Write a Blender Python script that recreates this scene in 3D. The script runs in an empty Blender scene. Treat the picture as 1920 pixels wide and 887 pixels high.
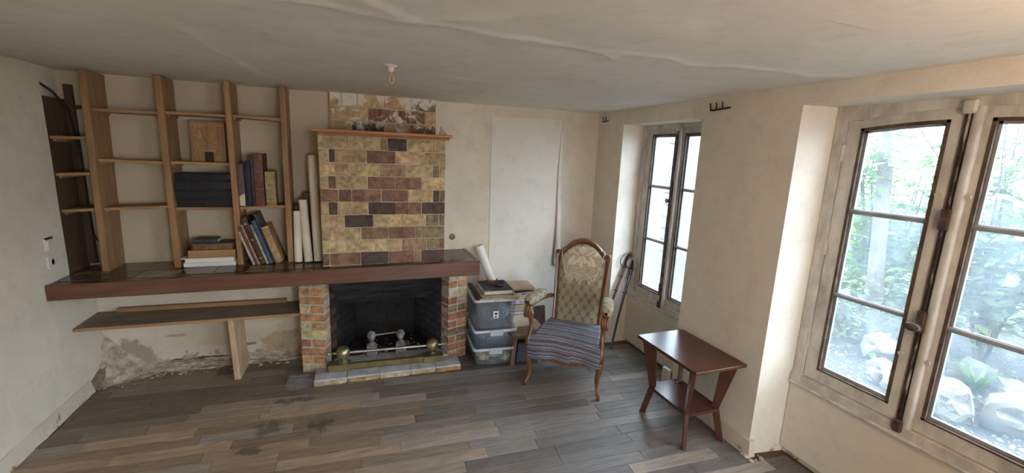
import bpy, bmesh, math, random
from mathutils import Matrix, Vector, Euler, noise
random.seed(7)
PI = math.pi
sc = bpy.context.scene
C = sc.collection

# ------------------------------------------------------------------ camera
def set_camera():
    yaw, pitch, roll = .3585, -.1895, .0412
    c, s = math.cos, math.sin
    f = Vector((s(yaw)*c(pitch), c(yaw)*c(pitch), s(pitch)))
    r = Vector((c(yaw), -s(yaw), 0)); u = r.cross(f)
    r2 = r*c(roll) + u*s(roll); u2 = -r*s(roll) + u*c(roll)
    cd = bpy.data.cameras.new('camera'); co = bpy.data.objects.new('camera', cd); C.objects.link(co)
    cd.sensor_fit = 'HORIZONTAL'; cd.sensor_width = 36; cd.lens = 812/1920*36; cd.clip_start = .05
    m = Matrix((r2, u2, -f)).transposed().to_4x4(); m.translation = (0, 0, 1.84)
    co.matrix_world = m; sc.camera = co
set_camera()

# ------------------------------------------------------------------ world, lamps, exposure
SKY = 7.5
w = bpy.data.worlds.new('World'); sc.world = w; w.use_nodes = True
bg = w.node_tree.nodes['Background']; bg.inputs[0].default_value = (.74, .88, 1, 1); bg.inputs[1].default_value = SKY
def lamp(name, kind, loc, power, col, size=.1, rot=None):
    d = bpy.data.lights.new(name, kind); d.energy = power; d.color = col
    if kind == 'POINT': d.shadow_soft_size = size
    o = bpy.data.objects.new(name, d); C.objects.link(o); o.location = loc
    if rot: o.rotation_euler = rot
    return o
lamp('ceiling_lamp_light', 'POINT', (1.60, .05, 2.02), 9, (1, .68, .40), .07)
lamp('added_fill_light', 'POINT', (.7, -1.3, 1.25), 24, (1, .92, .82), .30)  # added fill behind the camera, brightens the ceiling and the room
sc.view_settings.view_transform = 'Standard'; sc.view_settings.look = 'None'
sc.view_settings.exposure = 1.5; sc.view_settings.gamma = 1; sc.view_settings.use_curve_mapping = False
sc.cycles.max_bounces = 10; sc.cycles.diffuse_bounces = 6; sc.cycles.transparent_max_bounces = 24
sc.cycles.sample_clamp_indirect = 6; sc.cycles.caustics_reflective = False; sc.cycles.caustics_refractive = False

# ------------------------------------------------------------------ materials
MATS = {}
class NT:
    def __init__(s, name):
        s.m = bpy.data.materials.new(name); s.m.use_nodes = True; s.t = s.m.node_tree
        s.t.nodes.clear(); s.out = s.n('ShaderNodeOutputMaterial'); MATS[name] = s.m
    def n(s, typ, ins=None, **kw):
        nd = s.t.nodes.new(typ)
        for k, v in kw.items(): setattr(nd, k, v)
        for k, v in (ins or {}).items(): s.set(nd.inputs[k], v)
        return nd
    def set(s, sock, v):
        if hasattr(v, 'is_output') : s.t.links.new(v, sock)
        else:
            if isinstance(v, tuple) and len(v) == 3 and sock.type == 'RGBA': v = (*v, 1)
            sock.default_value = v
    def math(s, op, a, b=0., c=0., clamp=False):
        nd = s.n('ShaderNodeMath', operation=op, use_clamp=clamp)
        for i, v in enumerate((a, b, c)): s.set(nd.inputs[i], v)
        return nd.outputs[0]
    def ramp(s, fac, stops, interp='LINEAR'):
        nd = s.n('ShaderNodeValToRGB', {0: fac}); cr = nd.color_ramp; cr.interpolation = interp
        while len(cr.elements) < len(stops): cr.elements.new(1)
        for e, (p, c) in zip(cr.elements, stops):
            e.position = p; e.color = (*c, 1) if isinstance(c, tuple) else (c, c, c, 1)
        return nd.outputs[0]
    def mix(s, fac, a, b, mode='MIX'):
        nd = s.n('ShaderNodeMix', data_type='RGBA', blend_type=mode)
        s.set(nd.inputs[0], fac); s.set(nd.inputs[6], a); s.set(nd.inputs[7], b); return nd.outputs[2]
    def noise(s, vec, scale, detail=5, rough=.55, dist=0., out=0):
        return s.n('ShaderNodeTexNoise', {'Vector': vec, 'Scale': scale, 'Detail': detail, 'Roughness': rough, 'Distortion': dist}).outputs[out]
    def coords(s, stretch=(1, 1, 1), world=False, rnd=True):
        if world: v = s.n('ShaderNodeNewGeometry').outputs['Position']
        else: v = s.n('ShaderNodeTexCoord').outputs['Object']
        mp = s.n('ShaderNodeMapping', {'Vector': v, 'Scale': stretch})
        if rnd and not world:
            r = s.n('ShaderNodeObjectInfo').outputs['Random']
            cv = s.n('ShaderNodeCombineXYZ', {0: s.math('MULTIPLY', r, 37.), 1: s.math('MULTIPLY', r, 91.), 2: s.math('MULTIPLY', r, 53.)})
            s.set(mp.inputs['Location'], cv.outputs[0])
        return mp.outputs[0]
    def bsdf(s, col, rough=.6, bump=None, bs=.3, bd=.01, metal=0., spec=.5, coat=0., trans=0., **kw):
        b = s.n('ShaderNodeBsdfPrincipled', {'Base Color': col, 'Roughness': rough, 'Metallic': metal, 'Specular IOR Level': spec, 'Coat Weight': coat})
        if bump is not None:
            bn = s.n('ShaderNodeBump', {'Strength': bs, 'Distance': bd, 'Height': bump}); s.set(b.inputs['Normal'], bn.outputs[0])
        s.t.links.new(b.outputs[0], s.out.inputs[0]); return b

def mat(name, c1, c2=None, scale=8, detail=6, rough=.6, bump=.2, bd=.004, bscale=None, stretch=(1, 1, 1), lo=.35, hi=.65,
        metal=0., spec=.4, coat=0., vary=.0, objcol=False, dist=0., world=False):
    t = NT(name); v = t.coords(stretch, world)
    n = t.noise(v, scale, detail, .6, dist)
    if objcol:
        oc = t.n('ShaderNodeObjectInfo').outputs['Color']
        k = t.ramp(t.math('ADD', t.math('MULTIPLY', n, .6), t.math('MULTIPLY', t.noise(v, scale*.32, 4, .6), .4)), [(lo, .42), (hi, 1.38)])
        col = t.mix(1., oc, k, 'MULTIPLY')
    else:
        col = t.ramp(n, [(lo, c1), (hi, c2 or c1)])
        if vary:
            r = t.n('ShaderNodeObjectInfo').outputs['Random']
            col = t.mix(1., col, t.ramp(r, [(0, 1 - vary), (1, 1 + vary)]), 'MULTIPLY')
    bn = t.noise(v, bscale or scale*3, 6, .6)
    t.bsdf(col, rough, bn if bump else None, bump, bd, metal, spec, coat)
    return t.m

mat('shelf_wood', (.26, .135, .062), (.39, .225, .105), 5, rough=.6, stretch=(6, 6, .6), vary=.15, dist=.6)
mat('shelf_wood_flat', (.26, .135, .062), (.40, .23, .11), 5, rough=.55, stretch=(.6, 6, 6), vary=.15, dist=.6)
mat('dark_board', (.06, .036, .02), (.11, .065, .036), 5, rough=.6, stretch=(6, 6, .6))
mat('mantel_wood', (.095, .038, .021), (.16, .068, .038), 4, rough=.32, stretch=(.7, 6, 6), spec=.5, bump=.08)
mat('mantel_top', (.05, .028, .02), (.10, .055, .036), 6, rough=.22, stretch=(1, 3, 3), bump=.1)
mat('mantel_tile', None, scale=7, rough=.18, objcol=True, bump=.12)
mat('ledge_wood', (.30, .12, .045), (.42, .18, .07), 5, rough=.4, stretch=(.6, 6, 6), bump=.1)
mat('grey_plank', (.14, .105, .075), (.25, .19, .135), 5, rough=.55, stretch=(.7, 6, 6))
mat('raw_wood', (.40, .28, .17), (.56, .41, .26), 5, rough=.7, stretch=(6, 6, .7))
mat('table_wood', (.062, .021, .014), (.088, .030, .018), 3, rough=.27, stretch=(2.5, .5, 2.5), bump=.03, spec=.5)
mat('chair_wood', (.105, .042, .018), (.20, .088, .036), 6, rough=.3, stretch=(4, 4, 1), bump=.08, spec=.55)
mat('dark_wood', (.055, .024, .016), (.10, .045, .028), 6, rough=.45, stretch=(4, 4, 1))
mat('stool_wood', (.17, .115, .08), (.30, .21, .145), 6, rough=.6, stretch=(.8, 5, 5))
mat('brick_tan', None, scale=26, rough=.82, objcol=True, bump=.6, bd=.006, lo=.36, hi=.66, detail=8)
mat('mortar', (.44, .35, .23), (.60, .51, .37), 16, rough=.9, bump=.5, bd=.006)
mat('grey_mortar', (.36, .33, .31), (.50, .47, .44), 18, rough=.9, bump=.5, bd=.006)
mat('soot', (.006, .006, .007), (.022, .021, .021), 9, rough=.85, bump=.6, bd=.008)
mat('hood_iron', (.016, .016, .019), (.075, .075, .082), 7, rough=.55, bump=.4, stretch=(.6, 3, 3), lo=.42, hi=.75)
mat('cement', (.30, .30, .315), (.48, .48, .49), 10, rough=.85, bump=.5, bd=.006)
mat('brass', (.26, .215, .13), (.46, .40, .28), 9, rough=.38, metal=.9, bump=.06)
mat('old_brass', (.15, .115, .05), (.25, .20, .095), 12, rough=.5, metal=.6, bump=.15)
mat('steel_rod', (.30, .28, .26), (.44, .41, .38), 9, rough=.4, metal=.9)
mat('cast_stone', (.09, .09, .092), (.26, .26, .262), 22, rough=.8, bump=.6, bd=.004)
mat('iron', (.016, .014, .014), (.045, .036, .032), 25, rough=.5, metal=.6, bump=.3)
mat('sabre_steel', (.035, .035, .045), (.075, .075, .09), 20, rough=.38, metal=.75, bump=.1)
mat('hilt', (.10, .10, .11), (.22, .22, .23), 20, rough=.3, metal=.9)
mat('paper_white', (.72, .69, .62), (.80, .77, .70), 6, rough=.8, bump=.05)
mat('paper_roll', (.66, .58, .46), (.76, .69, .57), 4, rough=.75, bump=.05)
mat('paper_cream', (.58, .48, .33), (.70, .60, .45), 9, rough=.8, bump=.1)
mat('page_edges', (.50, .42, .30), (.66, .57, .43), 60, rough=.9, stretch=(1, 1, 1), bump=.2)
mat('book_cloth', None, scale=30, rough=.62, objcol=True, bump=.12)
mat('gilt', (.48, .34, .14), (.60, .45, .20), 20, rough=.35, metal=.8, bump=0)
mat('plastic_white', (.60, .57, .50), (.66, .63, .56), 5, rough=.4, bump=0)
mat('dark_hole', (.02, .018, .016), (.03, .027, .024), 9, rough=.8, bump=0)
mat('cardboard', (.44, .33, .22), (.54, .42, .30), 6, rough=.85, bump=.1)
mat('box_label', (.62, .56, .46), (.74, .70, .62), 40, rough=.7, bump=0, stretch=(1, 1, 3))
mat('label_black', (.02, .02, .02), (.035, .03, .03), 9, rough=.6, bump=0)
mat('lace', (.60, .52, .38), (.74, .66, .51), 90, rough=.95, bump=.5, bd=.003)
mat('fringe', (.56, .48, .34), (.68, .60, .45), 60, rough=.95, bump=.3)
mat('window_paint', (.33, .30, .265), (.60, .57, .52), 5, rough=.55, bump=.35, bd=.004, stretch=(2, 2, 1), lo=.28, hi=.60, detail=9)
mat('window_grime', (.055, .036, .026), (.13, .09, .065), 14, rough=.7, bump=.4)
mat('muntin_backlit', (.20, .21, .235), (.31, .32, .345), 8, rough=.5, bump=.2)  # window paint darkened and blued, the backlit shade put into the colour
mat('chipped_paint', (.035, .026, .022), (.40, .37, .33), 11, rough=.7, bump=.6, bd=.004, stretch=(2, 2, .55), lo=.50, hi=.60, detail=9)
mat('rust', (.03, .02, .016), (.11, .07, .05), 30, rough=.75, bump=.6, bd=.004)
mat('stone', (.055, .055, .047), (.17, .155, .13), 9, rough=.9, bump=.6, bd=.02, vary=.2)
mat('far_wall', (.17, .18, .17), (.26, .26, .25), 1.5, rough=.9, bump=.3)
mat('coping', (.07, .085, .10), (.11, .125, .14), 3, rough=.8)
mat('bark', (.06, .05, .042), (.12, .10, .085), 8, rough=.9, bump=.5, stretch=(3, 3, .6))
mat('gravel', (.03, .032, .028), (.08, .078, .07), 40, rough=.9, bump=.6, bd=.02)
mat('pebble', (.04, .04, .04), (.21, .20, .19), 30, rough=.85)
mat('terracotta', (.50, .20, .10), (.62, .28, .15), 6, rough=.8)
mat('rubble', (.28, .22, .165), (.56, .49, .40), 16, rough=.95, bump=.8, bd=.01)
mat('hook_brass', (.36, .28, .14), (.50, .40, .22), 14, rough=.5, bump=.2)

def mat_bin():
    t = NT('bin_plastic')
    a = t.n('ShaderNodeBsdfTransparent', {0: (.90, .95, 1.)}); d = t.n('ShaderNodeBsdfDiffuse', {0: (.74, .83, .92)})
    tr = t.n('ShaderNodeBsdfTranslucent', {0: (.74, .80, .86)}); g = t.n('ShaderNodeBsdfGlossy', {0: (1, 1, 1), 1: .18})
    m1 = t.n('ShaderNodeMixShader', {0: .45, 1: d.outputs[0], 2: tr.outputs[0]})
    m2 = t.n('ShaderNodeMixShader', {0: .24, 1: a.outputs[0], 2: m1.outputs[0]})
    lw = t.n('ShaderNodeLayerWeight', {0: .25})
    m3 = t.n('ShaderNodeMixShader', {0: t.math('MULTIPLY', lw.outputs[0], .5), 1: m2.outputs[0], 2: g.outputs[0]})
    t.t.links.new(m3.outputs[0], t.out.inputs[0])
mat_bin()
mat('bin_rim', (.50, .57, .63), (.56, .63, .70), 5, rough=.35, bump=0)
mat('bin_clip', (.42, .46, .50), (.48, .52, .56), 5, rough=.4, bump=0)
mat('bundle', None, scale=6, rough=.9, objcol=True, bump=.6, bd=.02)

def mat_glass():
    t = NT('dusty_glass'); v = t.coords(world=True)
    a = t.n('ShaderNodeBsdfTransparent', {0: (.96, .98, 1)}); tr = t.n('ShaderNodeBsdfTranslucent', {0: (.42, .49, .55)})
    g = t.n('ShaderNodeBsdfGlossy', {0: (1, 1, 1), 1: .04})
    dust = t.ramp(t.noise(v, 3.5, 7, .62), [(.3, .03), (.75, .13)])
    m = t.n('ShaderNodeMixShader', {0: dust, 1: a.outputs[0], 2: tr.outputs[0]})
    lw = t.n('ShaderNodeLayerWeight', {0: .5}); fr = t.math('ADD', .03, t.math('MULTIPLY', .5, t.math('POWER', lw.outputs[1], 5.)))
    m2 = t.n('ShaderNodeMixShader', {0: fr, 1: m.outputs[0], 2: g.outputs[0]})
    t.t.links.new(m2.outputs[0], t.out.inputs[0])
mat_glass()

def mat_plaster(name, c1, c2, patch=None, stain=None, bump=.3, tone=None):
    """limewashed wall: slow tone change, scratches, and (patch) fallen plaster low down on the wall"""
    t = NT(name); v = t.coords(world=True)
    n1 = t.noise(v, 1.1, 5, .6); n2 = t.noise(v, 9, 8, .65); n3 = t.noise(v, 60, 4)
    col = t.ramp(n1, [(.30, c1), (.70, c2)])
    col = t.mix(t.ramp(n2, [(.50, 0.), (.78, .40)]), col, tuple(x*.72 for x in c1))
    sep = t.n('ShaderNodeSeparateXYZ', {0: v}); x, y, z = sep.outputs
    h = t.math('ADD', t.math('MULTIPLY', n2, .35), n3); h = t.math('ADD', h, t.math('MULTIPLY', n1, .4))
    if tone:          # yellower, darker tone left of the chimney, above the mantel
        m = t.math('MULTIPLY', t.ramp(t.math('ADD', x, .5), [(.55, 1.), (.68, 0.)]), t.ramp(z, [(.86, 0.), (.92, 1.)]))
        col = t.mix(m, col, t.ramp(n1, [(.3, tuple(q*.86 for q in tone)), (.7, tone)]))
    if stain:
        for (sx, sz, rx, rz, c, k) in stain:
            dx = t.math('MULTIPLY', t.math('SUBTRACT', x, sx), 1/rx); dz = t.math('MULTIPLY', t.math('SUBTRACT', z, sz), 1/rz)
            d = t.math('ADD', t.math('MULTIPLY', dx, dx), t.math('MULTIPLY', dz, dz))
            d = t.math('ADD', d, t.math('MULTIPLY', t.math('SUBTRACT', t.noise(v, 9, 8, .7), .5), 4.2))
            m = t.ramp(d, [(.55, k), (.95, 0.)]); col = t.mix(m, col, c)
    if patch:
        zz, c = patch
        d = t.math('SUBTRACT', t.math('ADD', zz, t.math('MULTIPLY', t.math('SUBTRACT', n2, .5), .75)), z)
        col = t.mix(t.ramp(d, [(.0, 0.), (.03, 1.)]), col, t.ramp(t.noise(v, 25, 8, .7), [(.32, tuple(q*.45 for q in c)), (.62, c)]))
    t.bsdf(col, .85, h, bump, .02, spec=.2)
CREAM1, CREAM2 = (.62, .55, .45), (.74, .67, .56)
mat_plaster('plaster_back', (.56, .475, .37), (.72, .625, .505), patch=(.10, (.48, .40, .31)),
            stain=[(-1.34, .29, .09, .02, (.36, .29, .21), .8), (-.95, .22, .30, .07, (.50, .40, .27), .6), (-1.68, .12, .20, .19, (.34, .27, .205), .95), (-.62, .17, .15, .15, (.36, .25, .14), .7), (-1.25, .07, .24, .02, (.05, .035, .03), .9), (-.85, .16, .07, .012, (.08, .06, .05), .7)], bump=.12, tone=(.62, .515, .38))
mat_plaster('plaster_left', (.62, .545, .44), (.76, .68, .56), patch=(-.02, (.40, .33, .25)), bump=.15)
mat_plaster('plaster_right', (.65, .585, .49), (.76, .695, .60), patch=(-.04, (.45, .38, .28)), bump=.12)
mat_plaster('ceiling_paper', (.72, .69, .64), (.82, .79, .74), bump=.10)
mat_plaster('panel_paper', (.66, .60, .52), (.74, .68, .60), bump=.08)
mat_plaster('apron_paint', (.63, .57, .48), (.74, .68, .59), bump=.12)
mat_plaster('skirting', (.54, .475, .38), (.66, .595, .49), patch=(-.03, (.33, .27, .20)))

def mat_flue():
    """bricks of the upper flue, blotched with leftover white limewash"""
    t = NT('limewashed_brick'); v = t.coords(); vw = t.coords(world=True)
    oc = t.n('ShaderNodeObjectInfo').outputs['Color']
    col = t.mix(1., oc, t.ramp(t.noise(v, 20, 8), [(.3, .65), (.7, 1.15)]), 'MULTIPLY')
    z = t.n('ShaderNodeSeparateXYZ', {0: vw}).outputs[2]
    k = t.math('ADD', t.noise(vw, 8, 9, .68, .6), t.math('MULTIPLY', t.math('SUBTRACT', z, 2.12), .55))
    col = t.mix(t.ramp(k, [(.47, 0.), (.54, 1.)]), col, (.70, .64, .54))
    t.bsdf(col, .85, t.noise(v, 50, 6), .5, .006, spec=.2)
mat_flue()

def mat_floor():
    t = NT('floor_wood'); v = t.coords((1, 9, 9)); vw = t.coords(world=True)
    oc = t.n('ShaderNodeObjectInfo').outputs['Color']
    g = t.noise(v, 5, 9, .68, .8); g2 = t.noise(v, 22, 6, .7)
    col = t.mix(1., oc, t.ramp(g, [(.28, .55), (.70, 1.28)]), 'MULTIPLY')
    col = t.mix(t.ramp(g2, [(.60, 0.), (.75, .55)]), col, (.035, .028, .024))
    # worn pale and dusty traces, and ink-dark stains in front of the hearth
    wear = t.noise(vw, 1.7, 7, .7); col = t.mix(t.ramp(wear, [(.52, 0.), (.78, .5)]), col, (.33, .275, .215))
    x, y, z = t.n('ShaderNodeSeparateXYZ', {0: vw}).outputs
    for (sx, sy, rx, ry) in ((-.55, 2.93, .10, .11), (-.27, 2.88, .11, .08), (-.46, 3.24, .2, .05), (-.62, 2.72, .08, .06)):
        dx = t.math('MULTIPLY', t.math('SUBTRACT', x, sx), 1/rx); dy = t.math('MULTIPLY', t.math('SUBTRACT', y, sy), 1/ry)
        d = t.math('ADD', t.math('MULTIPLY', dx, dx), t.math('MULTIPLY', dy, dy))
        d = t.math('ADD', d, t.math('MULTIPLY', t.math('SUBTRACT', t.noise(vw, 16, 6, .6), .5), 5.))
        col = t.mix(t.ramp(d, [(.1, .62), (.9, 0.)]), col, (.018, .019, .024))
    r = t.math('ADD', t.math('MULTIPLY', g, .25), .30)
    t.bsdf(col, r, t.math('ADD', g, t.math('MULTIPLY', g2, .5)), .25, .004, spec=.4)
mat_floor()

def lattice(t, u, v, pu, pv):
    """distance to the nearest point of a half-offset lattice, 0 in a medallion's middle"""
    def cell(ou, ov):
        a = t.math('SUBTRACT', t.math('FRACT', t.math('ADD', t.math('MULTIPLY', u, 1/pu), ou)), .5)
        b = t.math('SUBTRACT', t.math('FRACT', t.math('ADD', t.math('MULTIPLY', v, 1/pv), ov)), .5)
        return t.math('SQRT', t.math('ADD', t.math('MULTIPLY', t.math('MULTIPLY', a, a), 1.), t.math('MULTIPLY', b, b)))
    return t.math('MINIMUM', cell(0., 0.), cell(.5, .5))
def mat_damask():
    t = NT('damask')
    uv = t.n('ShaderNodeTexCoord').outputs['UV']; u, v, _ = t.n('ShaderNodeSeparateXYZ', {0: uv}).outputs
    d = lattice(t, u, v, .078, .108)
    fl = t.noise(uv, 60, 4, .7)
    k = t.math('ADD', d, t.math('MULTIPLY', t.math('SUBTRACT', fl, .5), .30))
    col = t.ramp(k, [(.05, (.30, .255, .18)), (.15, (.40, .35, .25)), (.22, (.30, .26, .18)), (.30, (.38, .335, .24)), (.37, (.19, .16, .11)), (.42, (.18, .15, .10)), (.50, (.31, .27, .19))])
    col = t.mix(t.ramp(t.noise(uv, 130, 3), [(.45, 0.), (.7, .45)]), col, (.20, .17, .11))
    t.bsdf(col, .85, t.math('ADD', k, t.noise(uv, 260, 3)), .4, .004, spec=.2)
mat_damask()
def mat_throw():
    t = NT('striped_cloth')
    uv = t.n('ShaderNodeTexCoord').outputs['UV']; u, v, _ = t.n('ShaderNodeSeparateXYZ', {0: uv}).outputs
    n = t.noise(uv, 12, 3)
    q = t.math('FRACT', t.math('MULTIPLY', t.math('ADD', v, t.math('MULTIPLY', n, .012)), 1/.098))
    G, R, Wt, B, D = (.060, .062, .068), (.15, .016, .028), (.46, .45, .46), (.14, .16, .24), (.028, .028, .032)
    col = t.ramp(q, [(0., B), (.10, D), (.18, Wt), (.23, G), (.36, R), (.43, G), (.58, Wt), (.62, B), (.76, G), (.84, D), (.90, B), (.95, Wt)], 'CONSTANT')
    col = t.mix(.35, col, t.ramp(t.noise(uv, 90, 4), [(.3, (.06, .06, .07)), (.7, (.28, .27, .30))]))
    t.bsdf(col, .9, t.noise(uv, 200, 3), .4, .003, spec=.15)
mat_throw()
def mat_net():
    t = NT('lace_net')
    uv = t.n('ShaderNodeTexCoord').outputs['Object']
    vo = t.n('ShaderNodeTexVoronoi', {'Vector': uv, 'Scale': 150.}, feature='DISTANCE_TO_EDGE')
    k = t.ramp(vo.outputs[0], [(.10, 1.), (.16, 0.)])
    d = t.n('ShaderNodeBsdfDiffuse', {0: (.64, .56, .42)}); a = t.n('ShaderNodeBsdfTransparent')
    m = t.n('ShaderNodeMixShader', {0: k, 1: a.outputs[0], 2: d.outputs[0]}); t.t.links.new(m.outputs[0], t.out.inputs[0])
mat_net()
def mat_leaf(name, c1, c2):
    t = NT(name)
    n = t.noise(t.coords(world=True), 5, 3)
    col = t.ramp(n, [(.35, c1), (.65, c2)])
    d = t.n('ShaderNodeBsdfPrincipled', {'Base Color': col, 'Roughness': .4}); tr = t.n('ShaderNodeBsdfTranslucent', {0: col})
    m = t.n('ShaderNodeMixShader', {0: .4, 1: d.outputs[0], 2: tr.outputs[0]}); t.t.links.new(m.outputs[0], t.out.inputs[0])
mat_leaf('leaf_green', (.05, .115, .016), (.16, .23, .05)); mat_leaf('leaf_pale', (.06, .115, .03), (.19, .23, .09)); mat_leaf('leaf_grass', (.045, .10, .015), (.08, .15, .03))
def mat_clear():
    t = NT('clear_sheet')
    a = t.n('ShaderNodeBsdfTransparent', {0: (.9, .92, .95)}); g = t.n('ShaderNodeBsdfPrincipled', {'Base Color': (.7, .74, .8, 1), 'Roughness': .15})
    m = t.n('ShaderNodeMixShader', {0: .14, 1: a.outputs[0], 2: g.outputs[0]}); t.t.links.new(m.outputs[0], t.out.inputs[0])
mat_clear()

# ------------------------------------------------------------------ mesh tools
ID = lambda p: p
class MB:
    def __init__(s): s.v = []; s.f = []; s.uv = {}
    def add(s, vs, fs, T=None):
        b = len(s.v); s.v += [tuple((T or ID)(p)) for p in vs]; s.f += [tuple(i + b for i in f) for f in fs]; return s
    def hexa(s, p, T=None):   # 8 corners: bottom ring then top ring
        return s.add(p, [(3, 2, 1, 0), (4, 5, 6, 7), (0, 1, 5, 4), (1, 2, 6, 5), (2, 3, 7, 6), (3, 0, 4, 7)], T)
    def box(s, lo, hi, T=None):
        (a, b, c), (d, e, f) = lo, hi
        return s.hexa([(a, b, c), (d, b, c), (d, e, c), (a, e, c), (a, b, f), (d, b, f), (d, e, f), (a, e, f)], T)
    def cham(s, lo, hi, c=.003, T=None, j=0.):
        vs = []; idx = {}
        for ix in (0, 1):
            for iy in (0, 1):
                for iz in (0, 1):
                    p = [(lo, hi)[ix][0], (lo, hi)[iy][1], (lo, hi)[iz][2]]
                    if j: p = [q + random.uniform(-j, j) for q in p]
                    sg = (1 - 2*ix, 1 - 2*iy, 1 - 2*iz)
                    for ax in range(3):     # vertex lying on the face of axis ax
                        idx[ix, iy, iz, ax] = len(vs)
                        vs.append(tuple(p[k] + (sg[k]*c if k != ax else 0) for k in range(3)))
        fs = []
        for ax in range(3):
            o1, o2 = [k for k in range(3) if k != ax]
            for e in (0, 1):
                ring = []
                for (q, r) in ((0, 0), (1, 0), (1, 1), (0, 1)):
                    key = [0, 0, 0]; key[ax] = e; key[o1] = q; key[o2] = r; ring.append(idx[(*key, ax)])
                fl = (e == 1) ^ (ax == 1)
                fs.append(tuple(ring if fl else ring[::-1]))
        for ax in range(3):                # edges running along ax
            o1, o2 = [k for k in range(3) if k != ax]
            for q in (0, 1):
                for r in (0, 1):
                    def K(e, face):
                        key = [0, 0, 0]; key[ax] = e; key[o1] = q; key[o2] = r; return idx[(*key, face)]
                    fs.append((K(0, o1), K(1, o1), K(1, o2), K(0, o2)))
        for ix in (0, 1):
            for iy in (0, 1):
                for iz in (0, 1): fs.append(tuple(idx[ix, iy, iz, a] for a in range(3)))
        return s.add(vs, fs, T)
    def tube(s, pts, rad, n=10, caps=True, flat=1., up=(0, 0, 1), T=None):
        pts = [Vector(p) for p in pts]
        if not hasattr(rad, '__len__'): rad = [rad]*len(pts)
        vs = []; N = len(pts); prev = None
        for i, p in enumerate(pts):
            d = (pts[min(i+1, N-1)] - pts[max(i-1, 0)]).normalized()
            if prev is None:
                a = Vector(up) if abs(d.dot(Vector(up))) < .9 else Vector((1, 0, 0))
                if abs(d.dot(a)) > .9: a = Vector((0, 1, 0))
                x = (a - d*a.dot(d)).normalized()
            else: x = (prev - d*prev.dot(d)).normalized()
            prev = x; y = d.cross(x)
            for k in range(n):
                t = 2*PI*k/n; vs.append(p + x*(math.cos(t)*rad[i]) + y*(math.sin(t)*rad[i]*flat))
        fs = [(i*n+k, i*n+(k+1) % n, (i+1)*n+(k+1) % n, (i+1)*n+k) for i in range(N-1) for k in range(n)]
        if caps: fs += [tuple(range(n))[::-1], tuple((N-1)*n + k for k in range(n))]
        return s.add(vs, fs, T)
    def lathe(s, prof, n=20, T=None, sx=1., sy=1.):
        vs = [(r*math.cos(2*PI*k/n)*sx, r*math.sin(2*PI*k/n)*sy, z) for r, z in prof for k in range(n)]
        fs = [(i*n+k, i*n+(k+1) % n, (i+1)*n+(k+1) % n, (i+1)*n+k) for i in range(len(prof)-1) for k in range(n)]
        fs += [tuple(range(n))[::-1], tuple((len(prof)-1)*n + k for k in range(n))]
        return s.add(vs, fs, T)
    def prism(s, poly, d0, d1, T=None):  # polygon in (a, b), extruded over c
        n = len(poly); vs = [(a, b, d0) for a, b in poly] + [(a, b, d1) for a, b in poly]
        return s.add(vs, [tuple(range(n))[::-1], tuple(range(n, 2*n))] + [(i, (i+1) % n, n+(i+1) % n, n+i) for i in range(n)], T)
    def grid(s, fn, nu, nv, uvf=None, T=None):
        b = len(s.v); vs = []
        for j in range(nv+1):
            for i in range(nu+1):
                vs.append(fn(i/nu, j/nv))
                if uvf: s.uv[b + j*(nu+1) + i] = uvf(i/nu, j/nv)
        return s.add(vs, [(j*(nu+1)+i, j*(nu+1)+i+1, (j+1)*(nu+1)+i+1, (j+1)*(nu+1)+i) for j in range(nv) for i in range(nu)], T)
    def rock(s, c, r, seed=0, sub=2, squash=(1, 1, 1), rough=.35):
        bm = bmesh.new(); bmesh.ops.create_icosphere(bm, subdivisions=sub, radius=1)
        vs = []
        for v in bm.verts:
            k = 1 + rough*noise.noise(v.co*1.3 + Vector((seed*3.1, seed*1.7, seed))) + rough*.4*noise.noise(v.co*3 + Vector((seed, 0, 0)))
            vs.append((c[0] + v.co.x*r*k*squash[0], c[1] + v.co.y*r*k*squash[1], c[2] + v.co.z*r*k*squash[2]))
        fs = [tuple(v.index for v in f.verts) for f in bm.faces]; bm.free(); return s.add(vs, fs)
    def mesh(s, name, m, smooth=None):
        me = bpy.data.meshes.new(name); me.from_pydata([tuple(p) for p in s.v], [], s.f); me.materials.append(MATS[m])
        if s.uv:
            ul = me.uv_layers.new(name='UVMap')
            for l in me.loops: ul.data[l.index].uv = s.uv.get(l.vertex_index, (0, 0))
        bm = bmesh.new(); bm.from_mesh(me); bmesh.ops.recalc_face_normals(bm, faces=bm.faces); bm.to_mesh(me); bm.free()
        if smooth is not None:
            for p in me.polygons: p.use_smooth = True
            me.set_sharp_from_angle(angle=math.radians(smooth))
        return me

XF = {}
def tag(o, label, cat, group=None):
    o['label'] = label; o['category'] = cat
    if group: o['group'] = group
    return o
def thing(name, label, cat, loc=(0, 0, 0), rot=(0, 0, 0), group=None):
    o = bpy.data.objects.new(name, None); C.objects.link(o); o.location = loc; o.rotation_euler = rot
    o.empty_display_size = .05; tag(o, label, cat, group)
    XF[o.name] = (Matrix.Translation(loc) @ Euler(rot).to_matrix().to_4x4()).inverted()
    return o
def part(name, mb, m, parent=None, smooth=None, color=None, label=None, world=False, bevel=0):
    if world and parent is not None:
        r = parent
        while r.parent: r = r.parent
        if r.name in XF:
            M = XF[r.name]; mb.v = [tuple(M @ Vector(p)) for p in mb.v]
    o = bpy.data.objects.new(name, mb.mesh(name, m, smooth)); C.objects.link(o)
    if parent is not None: o.parent = parent
    if color: o.color = (*color, 1)
    if label: o['label'] = label
    if bevel:
        b = o.modifiers.new('bevel', 'BEVEL'); b.width = bevel; b.segments = 2; b.limit_method = 'ANGLE'
    return o
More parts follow.
